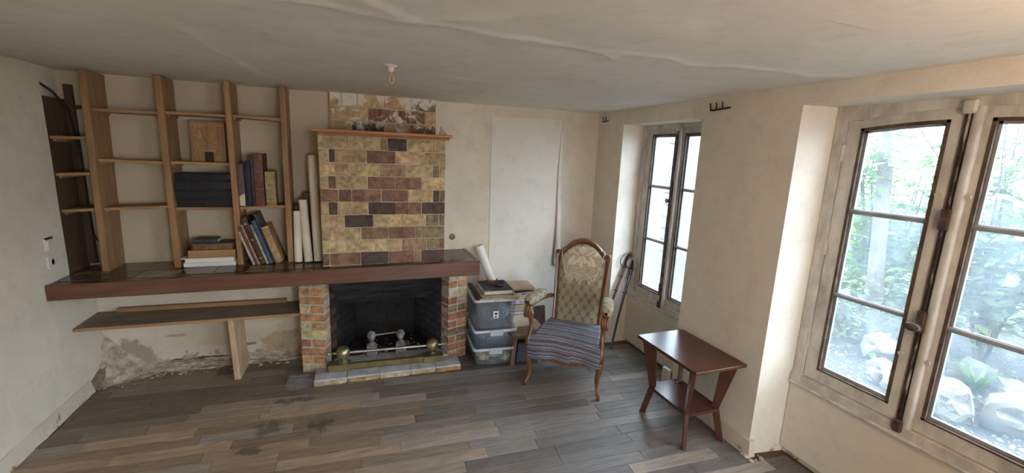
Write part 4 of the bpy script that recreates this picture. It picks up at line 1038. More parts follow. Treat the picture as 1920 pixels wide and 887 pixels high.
# picture folder, book, old tool on top
zt_ = .6145
pf = thing('picture_folder', 'mottled brown art folder with black spine lying on the top bin', 'folder', binT((0, 0, zt_)), (0, 0, BT))
b = MB(); b.box((.035, -.004, 0), (.385, .44, .004)); b.box((.035, -.002, .004), (.383, .438, .012)); part('board', b, 'cardboard', pf)
b = MB(); b.box((.036, -.006, .0122), (.386, .44, .0150)); part('cover', b, 'rubble', pf, label='mottled purplish brown cover')
b = MB(); b.tube([(.03, -.008, .010), (.03, .44, .010)], .0105, 10); part('spine', b, 'iron', pf, 40)
b = MB(); b.cham((.030, -.008, .0150), (.062, .44, .018), .001); part('spine_strip', b, 'iron', pf)
b = MB(); b.tube([(.178, -.006, .004), (.172, -.012, -.02), (.176, -.014, -.06), (.180, -.014, -.10)], .0016, 6); b.tube([(.19, -.006, .004), (.200, -.012, -.02), (.190, -.014, -.06), (.182, -.014, -.10)], .0016, 6); part('cord', b, 'dark_wood', pf, 40)
b = MB(); b.box((.160, -.017, -.162), (.206, -.014, -.10)); tg = part('tag', b, 'paper_white', pf)
b = MB(); b.box((.170, -.0178, -.13), (.196, -.0165, -.112)); b.box((.174, -.0178, -.155), (.190, -.0165, -.14)); part('tag_print', b, 'label_black', tg)
bb = thing('blue_book', 'thick dark blue hardback book lying on the folder on top of the bins', 'book', binT((.10, .06, zt_+.0182)), (0, 0, BT+.02))
b = MB(); b.cham((0, 0, 0), (.255, .30, .004), .001); b.cham((0, 0, .036), (.255, .30, .041), .001); b.cham((-.0, .296, 0), (.255, .302, .041), .002); part('cover', b, 'book_cloth', bb, color=(.030, .036, .065))
b = MB(); b.box((.004, .005, .004), (.248, .296, .036)); part('page_block', b, 'page_edges', bb)
b = MB(); b.box((-.0015, .004, .003), (.004, .296, .037)); part('fore_edge', b, 'paper_white', bb)
tl_ = thing('old_clamp', 'small dark cast metal clamp lying on the blue book', 'tool', binT((.21, .21, zt_+.0598)), (0, 0, BT-.5))
b = MB(); b.tube([(-.085, 0, .020), (-.07, .0, .024), (-.03, 0, .021), (.01, -.005, .014), (.03, -.005, .012)], [.010, .018, .018, .011, .008], 12, flat=.8); part('handle', b, 'dark_wood', tl_, 60)
b = MB(); b.cham((.01, -.025, .001), (.085, .03, .014), .004); part('foot_plate', b, 'iron', tl_)
b = MB(); b.tube([(.035, .0, .010), (.03, .005, .03), (.025, .01, .055), (.03, .012, .066)], [.010, .012, .006, .002], 8); b.tube([(.02, .02, .018), (.05, .045, .026), (.075, .05, .024)], [.012, .014, .008], 8); part('horn', b, 'iron', tl_, 60)
b = MB(); b.cham((.045, -.032, .012), (.10, -.014, .018), .002); part('jaw', b, 'hilt', tl_)

# white rolled sheet leaning behind the bins
roll('long white roll of paper leaning on the back wall right of the mantel shelf', (1.475, 3.80, 0.002), (1.125, BW(1.1)-.06, .945), .042, m='paper_white', group=None)

# stool with papers and a carton
st = thing('low_stool', 'low worn wooden stool behind the bins carrying papers and a carton', 'stool', (1.45, 3.47, 0), (0, 0, -.2))
b = MB(); P = [(.19*math.cos(2*PI*i/28)*(1 if abs(math.cos(2*PI*i/28)) < .9 else .98), .25*math.sin(2*PI*i/28)) for i in range(28)]
P = [(math.copysign(abs(math.cos(t))**.7, math.cos(t))*.165, math.copysign(abs(math.sin(t))**.7, math.sin(t))*.235) for t in [2*PI*i/32 for i in range(32)]]
b.prism(P, .262, .290); part('seat', b, 'stool_wood', st, bevel=.003)
for (sx_, sy_) in ((-1, -1), (1, -1), (1, 1), (-1, 1)):
    b = MB(); b.hexa([(sx_*.125-.016, sy_*.18-.016, 0), (sx_*.125+.016, sy_*.18-.016, 0), (sx_*.125+.016, sy_*.18+.016, 0), (sx_*.125-.016, sy_*.18+.016, 0), (sx_*.095-.019, sy_*.14-.019, .262), (sx_*.095+.019, sy_*.14-.019, .262), (sx_*.095+.019, sy_*.14+.019, .262), (sx_*.095-.019, sy_*.14+.019, .262)]); part('leg', b, 'chair_wood', st)
def sbox(name, label, cat, x0, x1, y0, y1, z0, z1, m, color=None, rz=-.06, ch=.003):
    b = MB(); b.cham((-(x1-x0)/2, -(y1-y0)/2, 0), ((x1-x0)/2, (y1-y0)/2, z1-z0), ch, j=.001)
    return single(name, b, m, label, cat, ((x0+x1)/2, (y0+y1)/2, z0), color=color, rot=(0, 0, rz), local=True)
sbox('white_box', 'white box on the stool under the pile of papers', 'box', 1.33, 1.53, 3.45, 3.66, .2905, .400, 'paper_white')
zp = .4008
random.seed(23)
for k, (lab, h, m, c) in enumerate([('lilac folder at the bottom of the paper pile on the stool', .020, 'book_cloth', (.50, .47, .56)), ('white papers in the pile on the stool above the lilac folder', .016, 'paper_white', None), ('blue-grey folder low in the paper pile on the stool', .012, 'book_cloth', (.34, .36, .48)), ('cream papers in the middle of the pile on the stool', .018, 'paper_cream', None), ('brown kraft folder in the pile on the stool', .014, 'cardboard', None), ('cream envelopes above the kraft folder on the stool', .016, 'paper_cream', None), ('grey-brown folder high in the pile on the stool', .012, 'book_cloth', (.34, .25, .20)), ('pink-lilac folder directly under the carton', .030, 'book_cloth', (.60, .52, .62)), ('thin pale sheet bundle touching the carton base', .010, 'paper_white', None)]):
    dx = random.uniform(-.008, .008)
    sbox('paper_bundle', lab, 'papers', 1.315+dx, 1.535+dx, 3.445+random.uniform(-.006, .006), 3.70, zp, zp+h, m, c, -.06+random.uniform(-.03, .03), .002); zp += h + .0005
ct = thing('carton', 'brown cardboard carton with a printed label on top of the papers on the stool', 'carton', (1.425, 3.57, zp), (0, 0, -.08))
b = MB(); b.box((-.118, -.125, 0), (.118, .125, .098)); part('body', b, 'cardboard', ct, bevel=.002)
b = MB(); b.box((-.118, -.126, .099), (-.012, .125, .1005)); part('flap', b, 'cardboard', ct); b = MB(); b.box((-.008, -.126, .099), (.118, .125, .1005)); part('flap', b, 'cardboard', ct)
b = MB(); b.box((-.10, -.1266, .010), (.095, -.1255, .082)); lb = part('label_print', b, 'box_label', ct)
b = MB(); b.prism([(-.10, .055), (-.03, .066), (.095, .075), (.095, .086), (-.10, .086)], -.1276, -.1268, lambda p: (p[0], p[2], p[1])); b.box((-.085, -.1276, .022), (-.055, -.1268, .030)); b.box((-.01, -.1276, .048), (.03, -.1268, .055)); b.box((.05, -.1276, .018), (.085, -.1268, .026)); part('print_bar', b, 'label_black', lb)
sbox('grey_box', 'dark blue-grey box on the floor under the stool, upper one', 'box', 1.385, 1.475, 3.36, 3.58, .092, .17, 'bundle', (.13, .14, .18), -.2)
sbox('grey_box', 'dark blue-grey box on the floor under the stool, lower one', 'box', 1.375, 1.485, 3.35, 3.59, .0005, .09, 'bundle', (.10, .11, .15), -.2)
b = MB(); b.hexa([(1.63, 3.80, 0), (1.84, 3.80, 0), (1.84, 3.82, 0), (1.63, 3.82, 0), (1.63, 3.86, .31), (1.84, 3.86, .31), (1.84, 3.88, .31), (1.63, 3.88, .31)]); single('dark_panel', b, 'dark_wood', 'dark brown wooden panel leaning on the back wall behind the armchair', 'panel', (1.73, 3.85, 0))

# ------------------------------------------------------------------ armchair
CH = (1.525, 2.81, 0); CA = math.atan2(-.634, .773)
ch = thing('armchair', 'carved walnut high-backed armchair with patterned green-beige upholstery', 'armchair', CH, (0, 0, CA))
def lerp(a, b, t): return tuple(p + (q-p)*t for p, q in zip(a, b))
def spl(P, n=6):   # Catmull-Rom through points (tuples of any length)
    out = []
    for i in range(len(P)-1):
        p0, p1, p2, p3 = P[max(i-1, 0)], P[i], P[i+1], P[min(i+2, len(P)-1)]
        for k in range(n):
            t = k/n; out.append(tuple(.5*(2*b + (c-a)*t + (2*a-5*b+4*c-d)*t*t + (-a+3*b-3*c+d)*t**3) for a, b, c, d in zip(p0, p1, p2, p3)))
    out.append(P[-1]); return out
for s_ in (-1, 1):
    P = spl([(s_*.296, -.030, .012, .010), (s_*.292, -.022, .028, .014), (s_*.282, -.004, .055, .012), (s_*.272, .008, .10, .0135), (s_*.272, .004, .16, .018), (s_*.282, -.008, .215, .024), (s_*.286, -.006, .26, .026), (s_*.284, .0, .30, .024)])
    b = MB(); b.tube([p[:3] for p in P], [p[3] for p in P], 12, up=(0, 1, 0)); lg = part('leg', b, 'chair_wood', ch, 60)
    b = MB(); b.tube([(s_*.296-.012, -.036, .012), (s_*.296+.012, -.036, .012)], .0125, 12); b.lathe([(.007, 0), (.011, .004), (.008, .012)], 10, lambda p, s_=s_: (p[0]+s_*.294, p[1]-.028, p[2])); part('scroll_foot', b, 'dark_wood', lg, 50)
    P = spl([(s_*.284, .0, .29, .025), (s_*.288, -.010, .35, .027), (s_*.290, -.004, .40, .020), (s_*.283, .022, .46, .018), (s_*.284, .034, .52, .018), (s_*.292, .018, .575, .022), (s_*.298, -.012, .615, .026), (s_*.300, -.020, .64, .024)])
    b = MB(); b.tube([p[:3] for p in P], [p[3] for p in P], 12, up=(0, 1, 0)); ar = part('arm_support', b, 'chair_wood', ch, 60)
    b = MB()
    for q in (-.018, 0, .018): b.tube(spl([(s_*.30+q, -.040, .585), (s_*.30+q, -.052, .61), (s_*.30+q, -.050, .64), (s_*.30+q, -.03, .658), (s_*.30+q, .0, .662)], 4), .0105, 8)
    part('scroll', b, 'chair_wood', ar, 60)
    # arm rail and pad
    b = MB(); b.tube(spl([(s_*.300, -.02, .648), (s_*.296, .10, .650), (s_*.280, .28, .640), (s_*.255, .46, .615), (s_*.243, .53, .60)], 5), .018, 10); part('arm_rail', b, 'chair_wood', ch, 60)
    b = MB(); n = 16
    def pad(u, v, s_=s_):
        y = -.03 + .36*v; cx_ = s_*(.302 - .030*max(0, v)**1.5); e = (1 - (2*v-1)**6)**.5 if 0 < v < 1 else 0
        t = 2*PI*u; ww, hh = .047*(.25+.75*e), .040*(.25+.75*e)
        cx2 = math.copysign(abs(math.cos(t))**.6, math.cos(t)); sz2 = math.copysign(abs(math.sin(t))**.75, math.sin(t))
        return (cx_ + ww*cx2, y, .700 - .012*v + hh*sz2*(1 if sz2 > 0 else .9))
    b.grid(pad, 20, 16, lambda u, v: (.25*u, .36*v)); part('arm_pad', b, 'damask', ch, 60)
    P = spl([(s_*.225, .47, .32, .022), (s_*.225, .50, .22, .021), (s_*.23, .56, .10, .018), (s_*.235, .62, .0, .015)])
    b = MB(); b.tube([p[:3] for p in P], [p[3] for p in P], 10); part('leg', b, 'chair_wood', ch, 60)
    b = MB(); b.hexa([(s_*.272-.012, .0, .262), (s_*.272+.012, .0, .262), (s_*.228+.012, .50, .262), (s_*.228-.012, .50, .262), (s_*.272-.012, .0, .325), (s_*.272+.012, .0, .325), (s_*.228+.012, .50, .325), (s_*.228-.012, .50, .325)]); part('side_rail', b, 'chair_wood', ch)
# front rail with a serpentine lower edge
b = MB(); N = 24
for i in range(N):
    a0, a1 = -.272 + .544*i/N, -.272 + .544*(i+1)/N
    zl_ = lambda a: .240 - .020*math.cos(a/.272*PI*1.0) + .028*abs(a/.272)**4
    b.hexa([(a0, -.016, zl_(a0)), (a1, -.016, zl_(a1)), (a1, .014, zl_(a1)), (a0, .014, zl_(a0)), (a0, -.016, .318), (a1, -.016, .318), (a1, .014, .318), (a0, .014, .318)])
part('front_rail', b, 'chair_wood', ch, 30)
b = MB()
def seat(u, v):
    a = -1 + 2*u; y = .005 + .50*v; e = (1-a**6)**.4*(1-(2*v-1)**6)**.4 if abs(a) < 1 and 0 < v < 1 else 0
    return (a*(.268 - .045*v), y, .315 + .085*e)
b.grid(seat, 24, 24, lambda u, v: (u*.5, v*.5)); part('seat_cushion', b, 'damask', ch, 60)
# reclined back
BL = .765; B0 = Vector((0, .455, .385)); rec = math.atan2(.175, .755)
def BKT(p): return (p[0], B0.y + math.sin(rec)*p[1] + math.cos(rec)*p[2]*1., B0.z + math.cos(rec)*p[1] - math.sin(rec)*p[2])   # (a, t, depth behind)
half = spl([(.212, -.10), (.214, 0.), (.221, .20), (.231, .40), (.240, .54), (.247, .596), (.247, .622), (.236, .640), (.218, .644), (.200, .637), (.190, .646), (.184, .664), (.170, .670), (.150, .694), (.10, .736), (.05, .758), (0., .766)], 4)
inn = spl([(.180, -.06), (.182, 0.), (.188, .20), (.197, .40), (.204, .54), (.207, .575), (.204, .592), (.196, .604), (.184, .610), (.172, .612), (.164, .620), (.156, .632), (.144, .642), (.126, .660), (.085, .692), (.042, .714), (0., .721)], 4)
b = MB(); full_o = half + [(-p[0], p[1]) for p in half[::-1][1:]]; full_i = inn + [(-p[0], p[1]) for p in inn[::-1][1:]]
n = len(full_o)
vs = []
for (oo, ii) in zip(full_o, full_i):
    m1 = ((oo[0]*.75+ii[0]*.25), (oo[1]*.75+ii[1]*.25)); m2 = ((oo[0]*.3+ii[0]*.7), (oo[1]*.3+ii[1]*.7))
    vs += [(oo[0], oo[1], .045), (oo[0], oo[1], -.004), (m1[0], m1[1], -.016), (m2[0], m2[1], -.013), (ii[0], ii[1], -.002), (ii[0], ii[1], .045)]
fs = []
for i in range(n-1):
    for k in range(6): fs.append((i*6+k, i*6+(k+1) % 6, (i+1)*6+(k+1) % 6, (i+1)*6+k))
fs += [tuple(range(6)), tuple((n-1)*6+k for k in range(6))]
b.add(vs, fs, BKT); part('back_frame', b, 'chair_wood', ch, 50)
def hw(t):
    for (a0, t0), (a1, t1) in zip(inn, inn[1:]):
        if t0 <= t <= t1: return a0 + (a1-a0)*((t-t0)/max(1e-6, t1-t0))
    return 0.002
b = MB()
def bpad(u, v):
    t = -.05 + .768*v; h = max(.003, hw(min(t, .7205))); a = -1 + 2*u
    e = (max(0, 1-a**4))**.5 * min(1, (.722-t)/.05 if t > .672 else 1)
    return BKT((a*h, t, .0 - .032*e))
b.grid(bpad, 30, 44, lambda u, v: ((-1+2*u)*hw(min(-.05 + .768*v, .7205)) + .6, v*.768)); part('back_pad', b, 'damask', ch, 60)
b = MB(); P = full_o; cen = [(p[0]*.985, p[1]-.002, .046) for p in full_o]
b.add([BKT(p) for p in cen] + [BKT((0, .2, .046))], [(i, i+1, len(cen)) for i in range(len(cen)-1)]); part('back_lining', b, 'dark_wood', ch)
b = MB()   # brass-headed nails round the pad
for s_ in (-1, 1):
    for (a, t) in [inn[i] for i in range(5, len(inn), 1)]:
        p = BKT((s_*(a-.006 if t < .6 else a*.975), t-.004, -.006)); b.rock(p, .0042, 1, 1, (1, 1, 1), 0)
part('nail_heads', b, 'dark_wood', ch, 60)['kind'] = 'stuff'

# striped throw over the seat
b = MB(); random.seed(2)
def throw(u, v):
    a = -1 + 2*u; L = .50 + .20; s_ = v*L      # from the back edge forward, then down the front
    wav = .006*noise.noise(Vector((u*5, v*6, 1))) + .004*noise.noise(Vector((u*14, v*12, 5)))
    wd = .285 - .045*max(0, 1 - s_/.5)
    x = a*wd*(1.0 if s_ < .5 else 1.0)
    edge = max(0, abs(a)-.90)/.10
    if s_ < .47: y = .475 - s_; z_ = .408 + .018*math.sin(min(1, s_/.45)*PI) + wav
    else:
        q = (s_-.47)/.23; y = .005 - .042*math.sin(min(1, q*2.2)*PI/2); z_ = .412 - .160*max(0, q-.08) + wav*.4
        y += .012*math.sin(u*17 + 1.3)*q
    if a < -.55 and s_ > .47: z_ -= .012*math.sin((a+1)*9)*(s_-.47)/.23; 
    if s_ > .47 and a < -.75: x -= .008
    z_ -= .035*edge**2 if s_ < .47 else 0
    z_ = z_ + .022*max(0, a*.5)*0
    z_ -= (.0 if s_ < .47 else .03*(s_-.47)/.23*(.5-.5*a))*(-1 if a > .2 else .4)
    return (x, y, z_)
b.grid(throw, 44, 48, lambda u, v: (u*.55, v*.70 + .02*math.sin(u*4)))
o = part('striped_throw', b, 'striped_cloth', None, 70); o.location = CH; o.rotation_euler = (0, 0, CA)
sm = o.modifiers.new('s', 'SOLIDIFY'); sm.thickness = .006; sm.offset = 1
tag(o, 'grey, white and dark red striped cloth thrown over the seat of the armchair', 'throw')
# lace antimacassar with fringe on the back
lc = thing('lace_doily', 'cream crochet lace antimacassar with fringe hung over the top of the armchair back', 'lace', CH, (0, 0, CA))
LZ = -.0365
def lz(a, t):
    h = max(.02, hw(min(t, .72))); q = min(1, abs(a)/h); return -.0035 - .032*(max(0, 1-q**4))**.5*min(1, max(.15, (.722-t)/.05)) 
b = MB()
def net(u, v):
    a = -1 + 2*u; t = .44 + .25*v; wd = (.135 + .05*min(1, v*1.1)); wd = min(wd, hw(t)*.97)
    t2 = t + (.012*math.cos(u*PI*6) if v < .05 else 0)
    return BKT((a*wd, t2, lz(a*wd, t2)))
b.grid(net, 30, 20); part('net', b, 'lace_net', lc, 60)
b = MB()
def leafshape(cx_, ct_, rot_, L, W_, k=.0035):
    n = 8; pts = []
    for i in range(2*n):
        t = 2*PI*i/(2*n); px = math.cos(t)*L/2; py = math.sin(t)*W_/2*(1-.35*math.cos(t))
        pts.append((cx_ + px*math.cos(rot_) - py*math.sin(rot_), ct_ + px*math.sin(rot_) + py*math.cos(rot_)))
    z0 = lz(cx_, ct_)
    b.add([BKT((p[0], p[1], lz(p[0], p[1]) - .0012)) for p in pts] + [BKT((cx_, ct_, z0-.0045))], [(i, (i+1) % (2*n), 2*n) for i in range(2*n)])
for (cx_, ct_, rot_, L, W_) in [(0, .66, 0, .03, .026), (-.02, .665, 2.4, .034, .024), (.02, .665, .7, .034, .024), (-.024, .645, 3.5, .034, .022), (.024, .645, -.4, .034, .022), (0, .632, -1.57, .03, .024), (0, .68, 1.57, .03, .024),
        (-.055, .625, 2.7, .06, .02), (.055, .625, .45, .06, .02), (-.085, .645, 2.5, .05, .022), (.085, .645, .6, .05, .022), (-.115, .635, 2.2, .045, .02), (.12, .63, .9, .045, .02),
        (-.085, .575, 1.1, .07, .038), (-.105, .545, 1.5, .055, .034), (-.06, .545, .9, .06, .03), (.085, .575, 2.0, .07, .038), (.105, .545, 1.6, .055, .034), (.065, .545, 2.2, .06, .03),
        (-.022, .575, 1.15, .075, .032), (.022, .575, 2.0, .075, .032), (0, .535, 1.57, .07, .03)]: leafshape(cx_, ct_, rot_, L, W_)
part('flower_motif', b, 'lace', lc, 60)
b = MB()
for s_ in (-1, 1): b.tube([BKT((s_*(.137+.05*min(1, q*1.1)), .44 + .21*q, lz(s_*.15, .44+.21*q)-.003)) for q in (0, .25, .5, .75, .95)], .003, 6)
b.tube([BKT((-.135 + .27*i/40, .44 + .014*math.cos(i/40*PI*6), lz(-.135+.27*i/40, .44)-.003)) for i in range(41)], .003, 6)
part('edging', b, 'lace', lc, 60)
for i in range(34):
    a = -.132 + .264*i/33; t0 = .44 + .014*math.cos(i/33*PI*6); ln = .052 + .014*random.random() - .010*math.cos(i/33*PI*6)
    b = MB(); b.tube([BKT((a, t0, lz(a, t0)-.003)), BKT((a + .003*math.sin(i*2.1), t0-ln*.5, lz(a, t0-ln*.5)-.005)), BKT((a + .004*math.sin(i*1.3), t0-ln, lz(a, t0-ln)-.004))], [.0022, .0032, .0026], 5)
    part('tassel', b, 'fringe', lc, 60)

# ------------------------------------------------------------------ side table
TC = (2.128, 2.157, 0)
tb = thing('side_table', 'small dark reddish-brown side table with lower shelf and angled legs by the pier', 'table', TC)
b = MB(); b.box((-.205, -.292, .560), (.205, .292, .582)); part('tabletop', b, 'table_wood', tb, bevel=.004)
diag = math.hypot(.205, .292)
for (sx_, sy_) in ((-1, -1), (-1, 1), (1, -1), (1, 1)):
    d = Vector((sx_*.205, sy_*.292, 0)).normalized(); n_ = Vector((-d.y, d.x, 0))
    P = [(.215, .56), (.312, .56), (.232, .225), (.285, 0.), (.245, 0.), (.188, .225)]
    b = MB(); b.prism([(q[0], q[1]) for q in P], -.013, .013, lambda p, d=d, n_=n_: tuple(d*p[0] + n_*p[2] + Vector((0, 0, p[1])))); part('leg', b, 'table_wood', tb, bevel=.003)
b = MB(); b.prism([(-.145, -.17), (-.11, -.205), (.11, -.205), (.145, -.17), (.145, .17), (.11, .205), (-.11, .205), (-.145, .17)], .213, .233); part('lower_shelf', b, 'table_wood', tb, bevel=.003)
b = MB(); b.hexa([(2.318, 2.53, 0), (2.346, 2.53, 0), (2.346, 2.60, 0), (2.318, 2.60, 0), (2.318, 2.53, .20), (2.346, 2.53, .20), (2.346, 2.60, .20), (2.318, 2.60, .20)])
single('white_offcut', b, 'plastic_white', 'short white board standing at the pier corner behind the side table', 'offcut', (2.33, 2.565, 0))
b = MB(); b.hexa([(2.26, 2.57, 0), (2.31, 2.55, 0), (2.33, 2.64, 0), (2.285, 2.655, 0), (2.26, 2.57, .035), (2.31, 2.55, .035), (2.33, 2.64, .05), (2.285, 2.655, .05)])
single('wood_block', b, 'raw_wood', 'tan wooden block on the floor beside the white offcut behind the side table', 'block', (2.295, 2.6, 0))

# ------------------------------------------------------------------ two sabres leaning on the window jamb
def sabre(tip, hil, label, curve, sheath_m, seed):
    t, h = Vector(tip), Vector(hil); d = (h-t).normalized(); L = (h-t).length
    o = thing('sabre', label, 'sabre', tip, group='pair of sabres leaning in the window recess')
    side = d.cross(Vector((0, 1, 0))).normalized()
    P = [t + d*(L*f) + side*(curve*math.sin(PI*f)) for f in [i/14 for i in range(15)]]
    b = MB(); b.tube(P, [.011] + [.0135 + .003*f/14 for f in range(14)], 10, flat=.5, up=tuple(side)); sh = part('scabbard', b, sheath_m, o, 60, world=True)
    for f in (.70, .88):
        b = MB(); p = t + d*(L*f) + side*(curve*math.sin(PI*f)); b.tube([p - d*.008, p + d*.008], .020, 12, flat=.6, up=tuple(side)); b.tube([p + side*.02 + side*(.011*math.cos(q)) + Vector((0, .011*math.sin(q), 0)) for q in [2*PI*i/10 for i in range(11)]], .002, 5); part('mount', b, 'sabre_steel', o, 60, world=True)
    b = MB(); b.tube([t - d*.004, t + d*.03], [.017, .014], 10, flat=.6, up=tuple(side)); part('chape', b, 'sabre_steel', o, 60, world=True)
    e = t + d*L
    g = [e + d*q + side*s_ for q, s_ in ((.0, 0), (.035, .004), (.08, .004), (.12, -.004), (.135, -.014))]
    b = MB(); b.tube(g, [.012, .0135, .0145, .014, .011], 10); part('grip', b, 'iron', o, 60, world=True)
    k = spl([tuple(e + side*-.05 + d*.0), tuple(e + side*.0 + d*.004), tuple(e + side*.055 + d*.01), tuple(e + side*.075 + d*.045), tuple(e + side*.066 + d*.09), tuple(e + side*.03 + d*.128), tuple(e + side*-.012 + d*.138)], 5)
    b = MB(); b.tube(k, .0058, 8); b.lathe([(.030, 0), (.034, .004), (.028, .008)], 16, lambda p: tuple(e + side*p[0]*1.2 + d.cross(side)*p[1]*.8 + d*p[2])); part('guard', b, 'hilt', o, 60, world=True)
    b = MB(); b.rock(tuple(e + d*.142 + side*-.016), .015, seed, 2, (1, 1, 1), .05); part('pommel', b, 'hilt', o, 60, world=True)
sabre((2.335, 3.352, .006), (2.568, 3.458, .765), 'sabre in front with grey steel scabbard leaning in the far window recess', .012, 'sabre_steel', 2)
sabre((2.245, 3.450, .006), (2.500, 3.474, .790), 'sabre behind with brown-black scabbard leaning on the left jamb of the far window', .012, 'dark_wood', 5)

# ------------------------------------------------------------------ garden outside the windows
b = MB(); b.box((OX+.01, -14, -.3), (24, 26, -.012)); b.box((-14, -14, -.3), (OX+.01, -2.62, -.012)); gr = struct('ground', b, 'gravel')
b = MB(); random.seed(77)
for k in range(5200):
    x = 3.1 + 4.2*random.random()**1.3; y = -.6 + 5.2*random.random(); r = random.uniform(.012, .028)
    q = [(0, 0, .7), (1, 0, 0), (0, 1, 0), (-1, 0, 0), (0, -1, 0), (0, 0, -.4)]; a = random.random()*6.28
    vs = [(x + r*(p[0]*math.cos(a)-p[1]*math.sin(a))*random.uniform(.7, 1.2), y + r*(p[0]*math.sin(a)+p[1]*math.cos(a))*random.uniform(.7, 1.2), -.008 + r*p[2]) for p in q]
    b.add(vs, [(0, 1, 2), (0, 2, 3), (0, 3, 4), (0, 4, 1), (5, 2, 1), (5, 3, 2), (5, 4, 3), (5, 1, 4)])
o = single('pebbles', b, 'pebble', 'loose pale gravel covering the ground outside the near window', 'gravel', (4.5, 2, 0)); o['kind'] = 'stuff'
random.seed(55)
for k, (x, y, r, sq, lab) in enumerate([(4.25, 1.90, .15, (1, 1.1, .8), 'pale rounded stone at the left of the garden edging outside'), (4.45, 1.72, .16, (1.1, .9, .9), 'hollowed pale stone outside behind the front stones'), (4.20, 1.63, .17, (1, 1.2, .75), 'broad pale stone in front of the garden edging'), (4.42, 1.38, .20, (1, 1.2, .8), 'large grey stone block in the middle of the garden edging'), (4.85, 1.24, .25, (1, .9, 1.05), 'tall greenish grey stone at the right of the garden edging'), (5.05, 1.55, .16, (1.2, 1.3, .7), 'mossy stone behind the large grey block outside'), (5.15, 1.90, .15, (1, 1.4, .7), 'brownish stone further back in the garden edging'), (5.3, 2.25, .14, (1, 1.3, .7), 'low grey stone at the far left of the edging outside'), (4.75, 2.45, .16, (1, 1.2, .8), 'grey-green stone below the shrubs seen in the left casement'), (4.35, 2.16, .15, (1, 1.2, .7), 'white stone seen low in the left casement'), (5.2, 1.0, .18, (1, 1, .8), 'grey stone partly behind the tall one at the far right outside')]):
    b = MB(); b.rock((0, 0, 0), r, k+3, 3, sq, .75)
    for p_ in range(7):      # hewn flat facets
        n_ = Vector((random.gauss(0, 1), random.gauss(0, 1), random.gauss(.2, .8))).normalized(); lim = r*random.uniform(.55, .8)
        b.v = [tuple(Vector(p) - n_*max(0, Vector(p).dot(n_)-lim)*.85) for p in b.v]
    m_ = min(p[2] for p in b.v); b.v = [(p[0], p[1], p[2]-m_*.8) for p in b.v]
    single('garden_stone', b, 'stone', lab, 'stone', (x, y, -.012), 'stones edging the flower bed outside', 25, local=True)
def shrub(x, y, hgt, rad, nl, label, leafm, seed, ls=.05, nst=9, pale=False):
    rnd = random.Random(seed); o = thing('shrub', label, 'shrub', (x, y, -.012), group='shrubs in the garden outside')
    b = MB(); tips = []
    for k in range(nst):
        a = rnd.random()*2*PI; ln = hgt*rnd.uniform(.6, 1.); rr = rad*rnd.uniform(.3, 1.)
        P = [(.05*math.cos(a), .05*math.sin(a), 0)]
        for q in (.25, .5, .75, 1): P.append((rr*q*math.cos(a + .4*q*rnd.uniform(-1, 1)) + .05*rnd.uniform(-1, 1), rr*q*math.sin(a) + .05*rnd.uniform(-1, 1), ln*q))
        b.tube(P, [.018, .014, .011, .008, .004], 6); tips.append(P)
        for q in range(3):
            i = rnd.choice((1, 2, 3)); p0 = Vector(P[i]); p1 = p0 + Vector((rnd.uniform(-1, 1), rnd.uniform(-1, 1), rnd.uniform(.1, .8)))*rad*.5
            b.tube([p0, (p0+p1)/2 + Vector((0, 0, .03)), p1], [.007, .005, .003], 5); tips.append([tuple(p0), tuple((p0+p1)/2), tuple(p1)])
    part('stem', b, 'bark', o, 60)
    b = MB()
    for k in range(nl):
        P = rnd.choice(tips); i = rnd.randrange(max(1, len(P)//2), len(P)); p = Vector(P[i]).lerp(Vector(P[i-1]), rnd.random()) + Vector((rnd.gauss(0, 1), rnd.gauss(0, 1), rnd.gauss(0, 1)))*rad*.16
        s_ = ls*rnd.uniform(.6, 1.4); a = rnd.random()*2*PI; u = Vector((math.cos(a), math.sin(a), rnd.uniform(-.7, .4))).normalized(); v = u.cross(Vector((rnd.gauss(0, .4), rnd.gauss(0, .4), 1))).normalized()
        p.z = max(.02, p.z)
        b.add([p, p + u*s_*.5 + v*s_*.28 + Vector((0, 0, s_*.06)), p + u*s_, p + u*s_*.5 - v*s_*.28 + Vector((0, 0, s_*.06))], [(0, 1, 2), (0, 2, 3)])
    part('foliage', b, leafm, o)['kind'] = 'stuff'
shrub(5.6, 3.05, 2.5, .95, 2600, 'tall leafy green shrub behind the left casement of the near window', 'leaf_green', 1, .115)
shrub(5.9, 2.15, 2.5, .95, 2400, 'pale green shrub outside behind the middle of the near window', 'leaf_pale', 2, .115)
shrub(5.6, 1.35, 2.0, .85, 1700, 'loose shrub with pale leaves outside the right casement', 'leaf_pale', 3, .12)
shrub(7.4, 3.9, 2.4, 1.1, 2200, 'shrub further back beyond the leaning post outside', 'leaf_green', 4, .12)
shrub(5.0, 2.85, 1.0, .55, 900, 'low twiggy bush at the foot of the leaning post', 'leaf_pale', 5, .07, 14)
shrub(7.6, 2.1, 2.2, 1.1, 2000, 'shrub at the back of the garden beyond the gravel', 'leaf_pale', 6, .13)
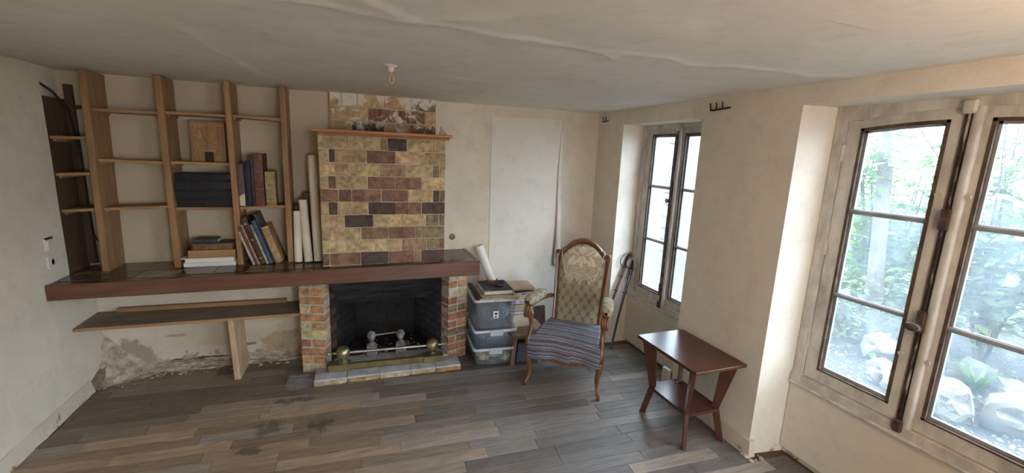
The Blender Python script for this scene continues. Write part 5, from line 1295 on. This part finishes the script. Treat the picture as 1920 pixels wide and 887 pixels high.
for k, (x, y, lab) in enumerate([(4.95, 1.80, 'tuft of bright green strap leaves behind the edging stones'), (4.55, 2.30, 'smaller green strap-leaved tuft seen low in the left casement')]):
    rnd = random.Random(k+60); o = thing('grass_tuft', lab, 'plant', (x, y, -.01), group='green tufts by the stones outside')
    for q in range(22):
        a = rnd.random()*2*PI; L = rnd.uniform(.18, .36)*(1 if k == 0 else .7); b = MB(); w_ = .012
        pts = [(math.cos(a)*L*f*.6, math.sin(a)*L*f*.6, L*(f - .45*f*f)*1.3) for f in (0, .35, .7, 1)]
        nx, ny = -math.sin(a)*w_, math.cos(a)*w_
        vs = []
        for i, p in enumerate(pts): s_ = (1, 1.1, .8, .1)[i]; vs += [(p[0]-nx*s_, p[1]-ny*s_, p[2]), (p[0]+nx*s_, p[1]+ny*s_, p[2])]
        b.add(vs, [(0, 1, 3, 2), (2, 3, 5, 4), (4, 5, 7, 6)]); part('blade', b, 'leaf_grass', o)
b = MB(); b.tube([(5.05, 2.70, -.02), (5.03, 2.72, .6), (5.0, 2.79, 1.5), (5.0, 2.86, 2.22)], [.075, .07, .065, .06], 10); single('leaning_post', b, 'bark', 'weathered grey post leaning among the shrubs outside', 'post', (5.05, 2.7, -.012), smooth=50)
b = MB(); b.lathe([(.10, 0), (.14, .16), (.16, .17), (.16, .20), (.14, .20), (.12, .05)], 20); single('flower_pot', b, 'terracotta', 'terracotta flower pot half hidden behind the shrubs outside', 'pot', (6.6, 2.45, -.012), smooth=40, local=True)
# garden walls seen through the far window and behind the shrubs
gw = thing('garden_wall', 'pale rendered garden wall with slate coping seen through the far window', 'wall', (6.15, 5.6, -.012))
b = MB(); b.box((6.0, 3.9, -.012), (6.3, 7.05, 1.86)); part('wall_face', b, 'far_wall', gw, world=True)
b = MB(); b.cham((5.93, 3.9, 1.86), (6.37, 7.1, 1.93), .01); part('coping', b, 'coping', gw, world=True)
gh_ = thing('outbuilding', 'pale stone outbuilding corner with rough quoins seen through the far window', 'building', (6.6, 8.2, -.012))
b = MB(); b.box((5.95, 7.18, -.012), (8.5, 10.5, 2.9)); part('wall_face', b, 'far_wall', gh_, world=True)
random.seed(4)
for k in range(12):
    z0 = -.01 + k*.24; L = .34 if k % 2 else .2
    b = MB(); b.cham((5.93, 7.06, z0+.01), (6.1, 7.06+L, z0+.23), .015, j=.012); part('quoin', b, 'stone', gh_, world=True)
bg_ = thing('boundary_wall', 'grey boundary wall far behind the garden shrubs', 'wall', (11, 2, -.012))
b = MB(); b.box((11, -9, -.012), (11.3, 3.7, 1.5)); part('wall_face', b, 'far_wall', bg_, world=True)
b = MB(); b.cham((10.95, -9, 1.5), (11.35, 3.7, 1.58), .01); part('coping', b, 'coping', bg_, world=True)
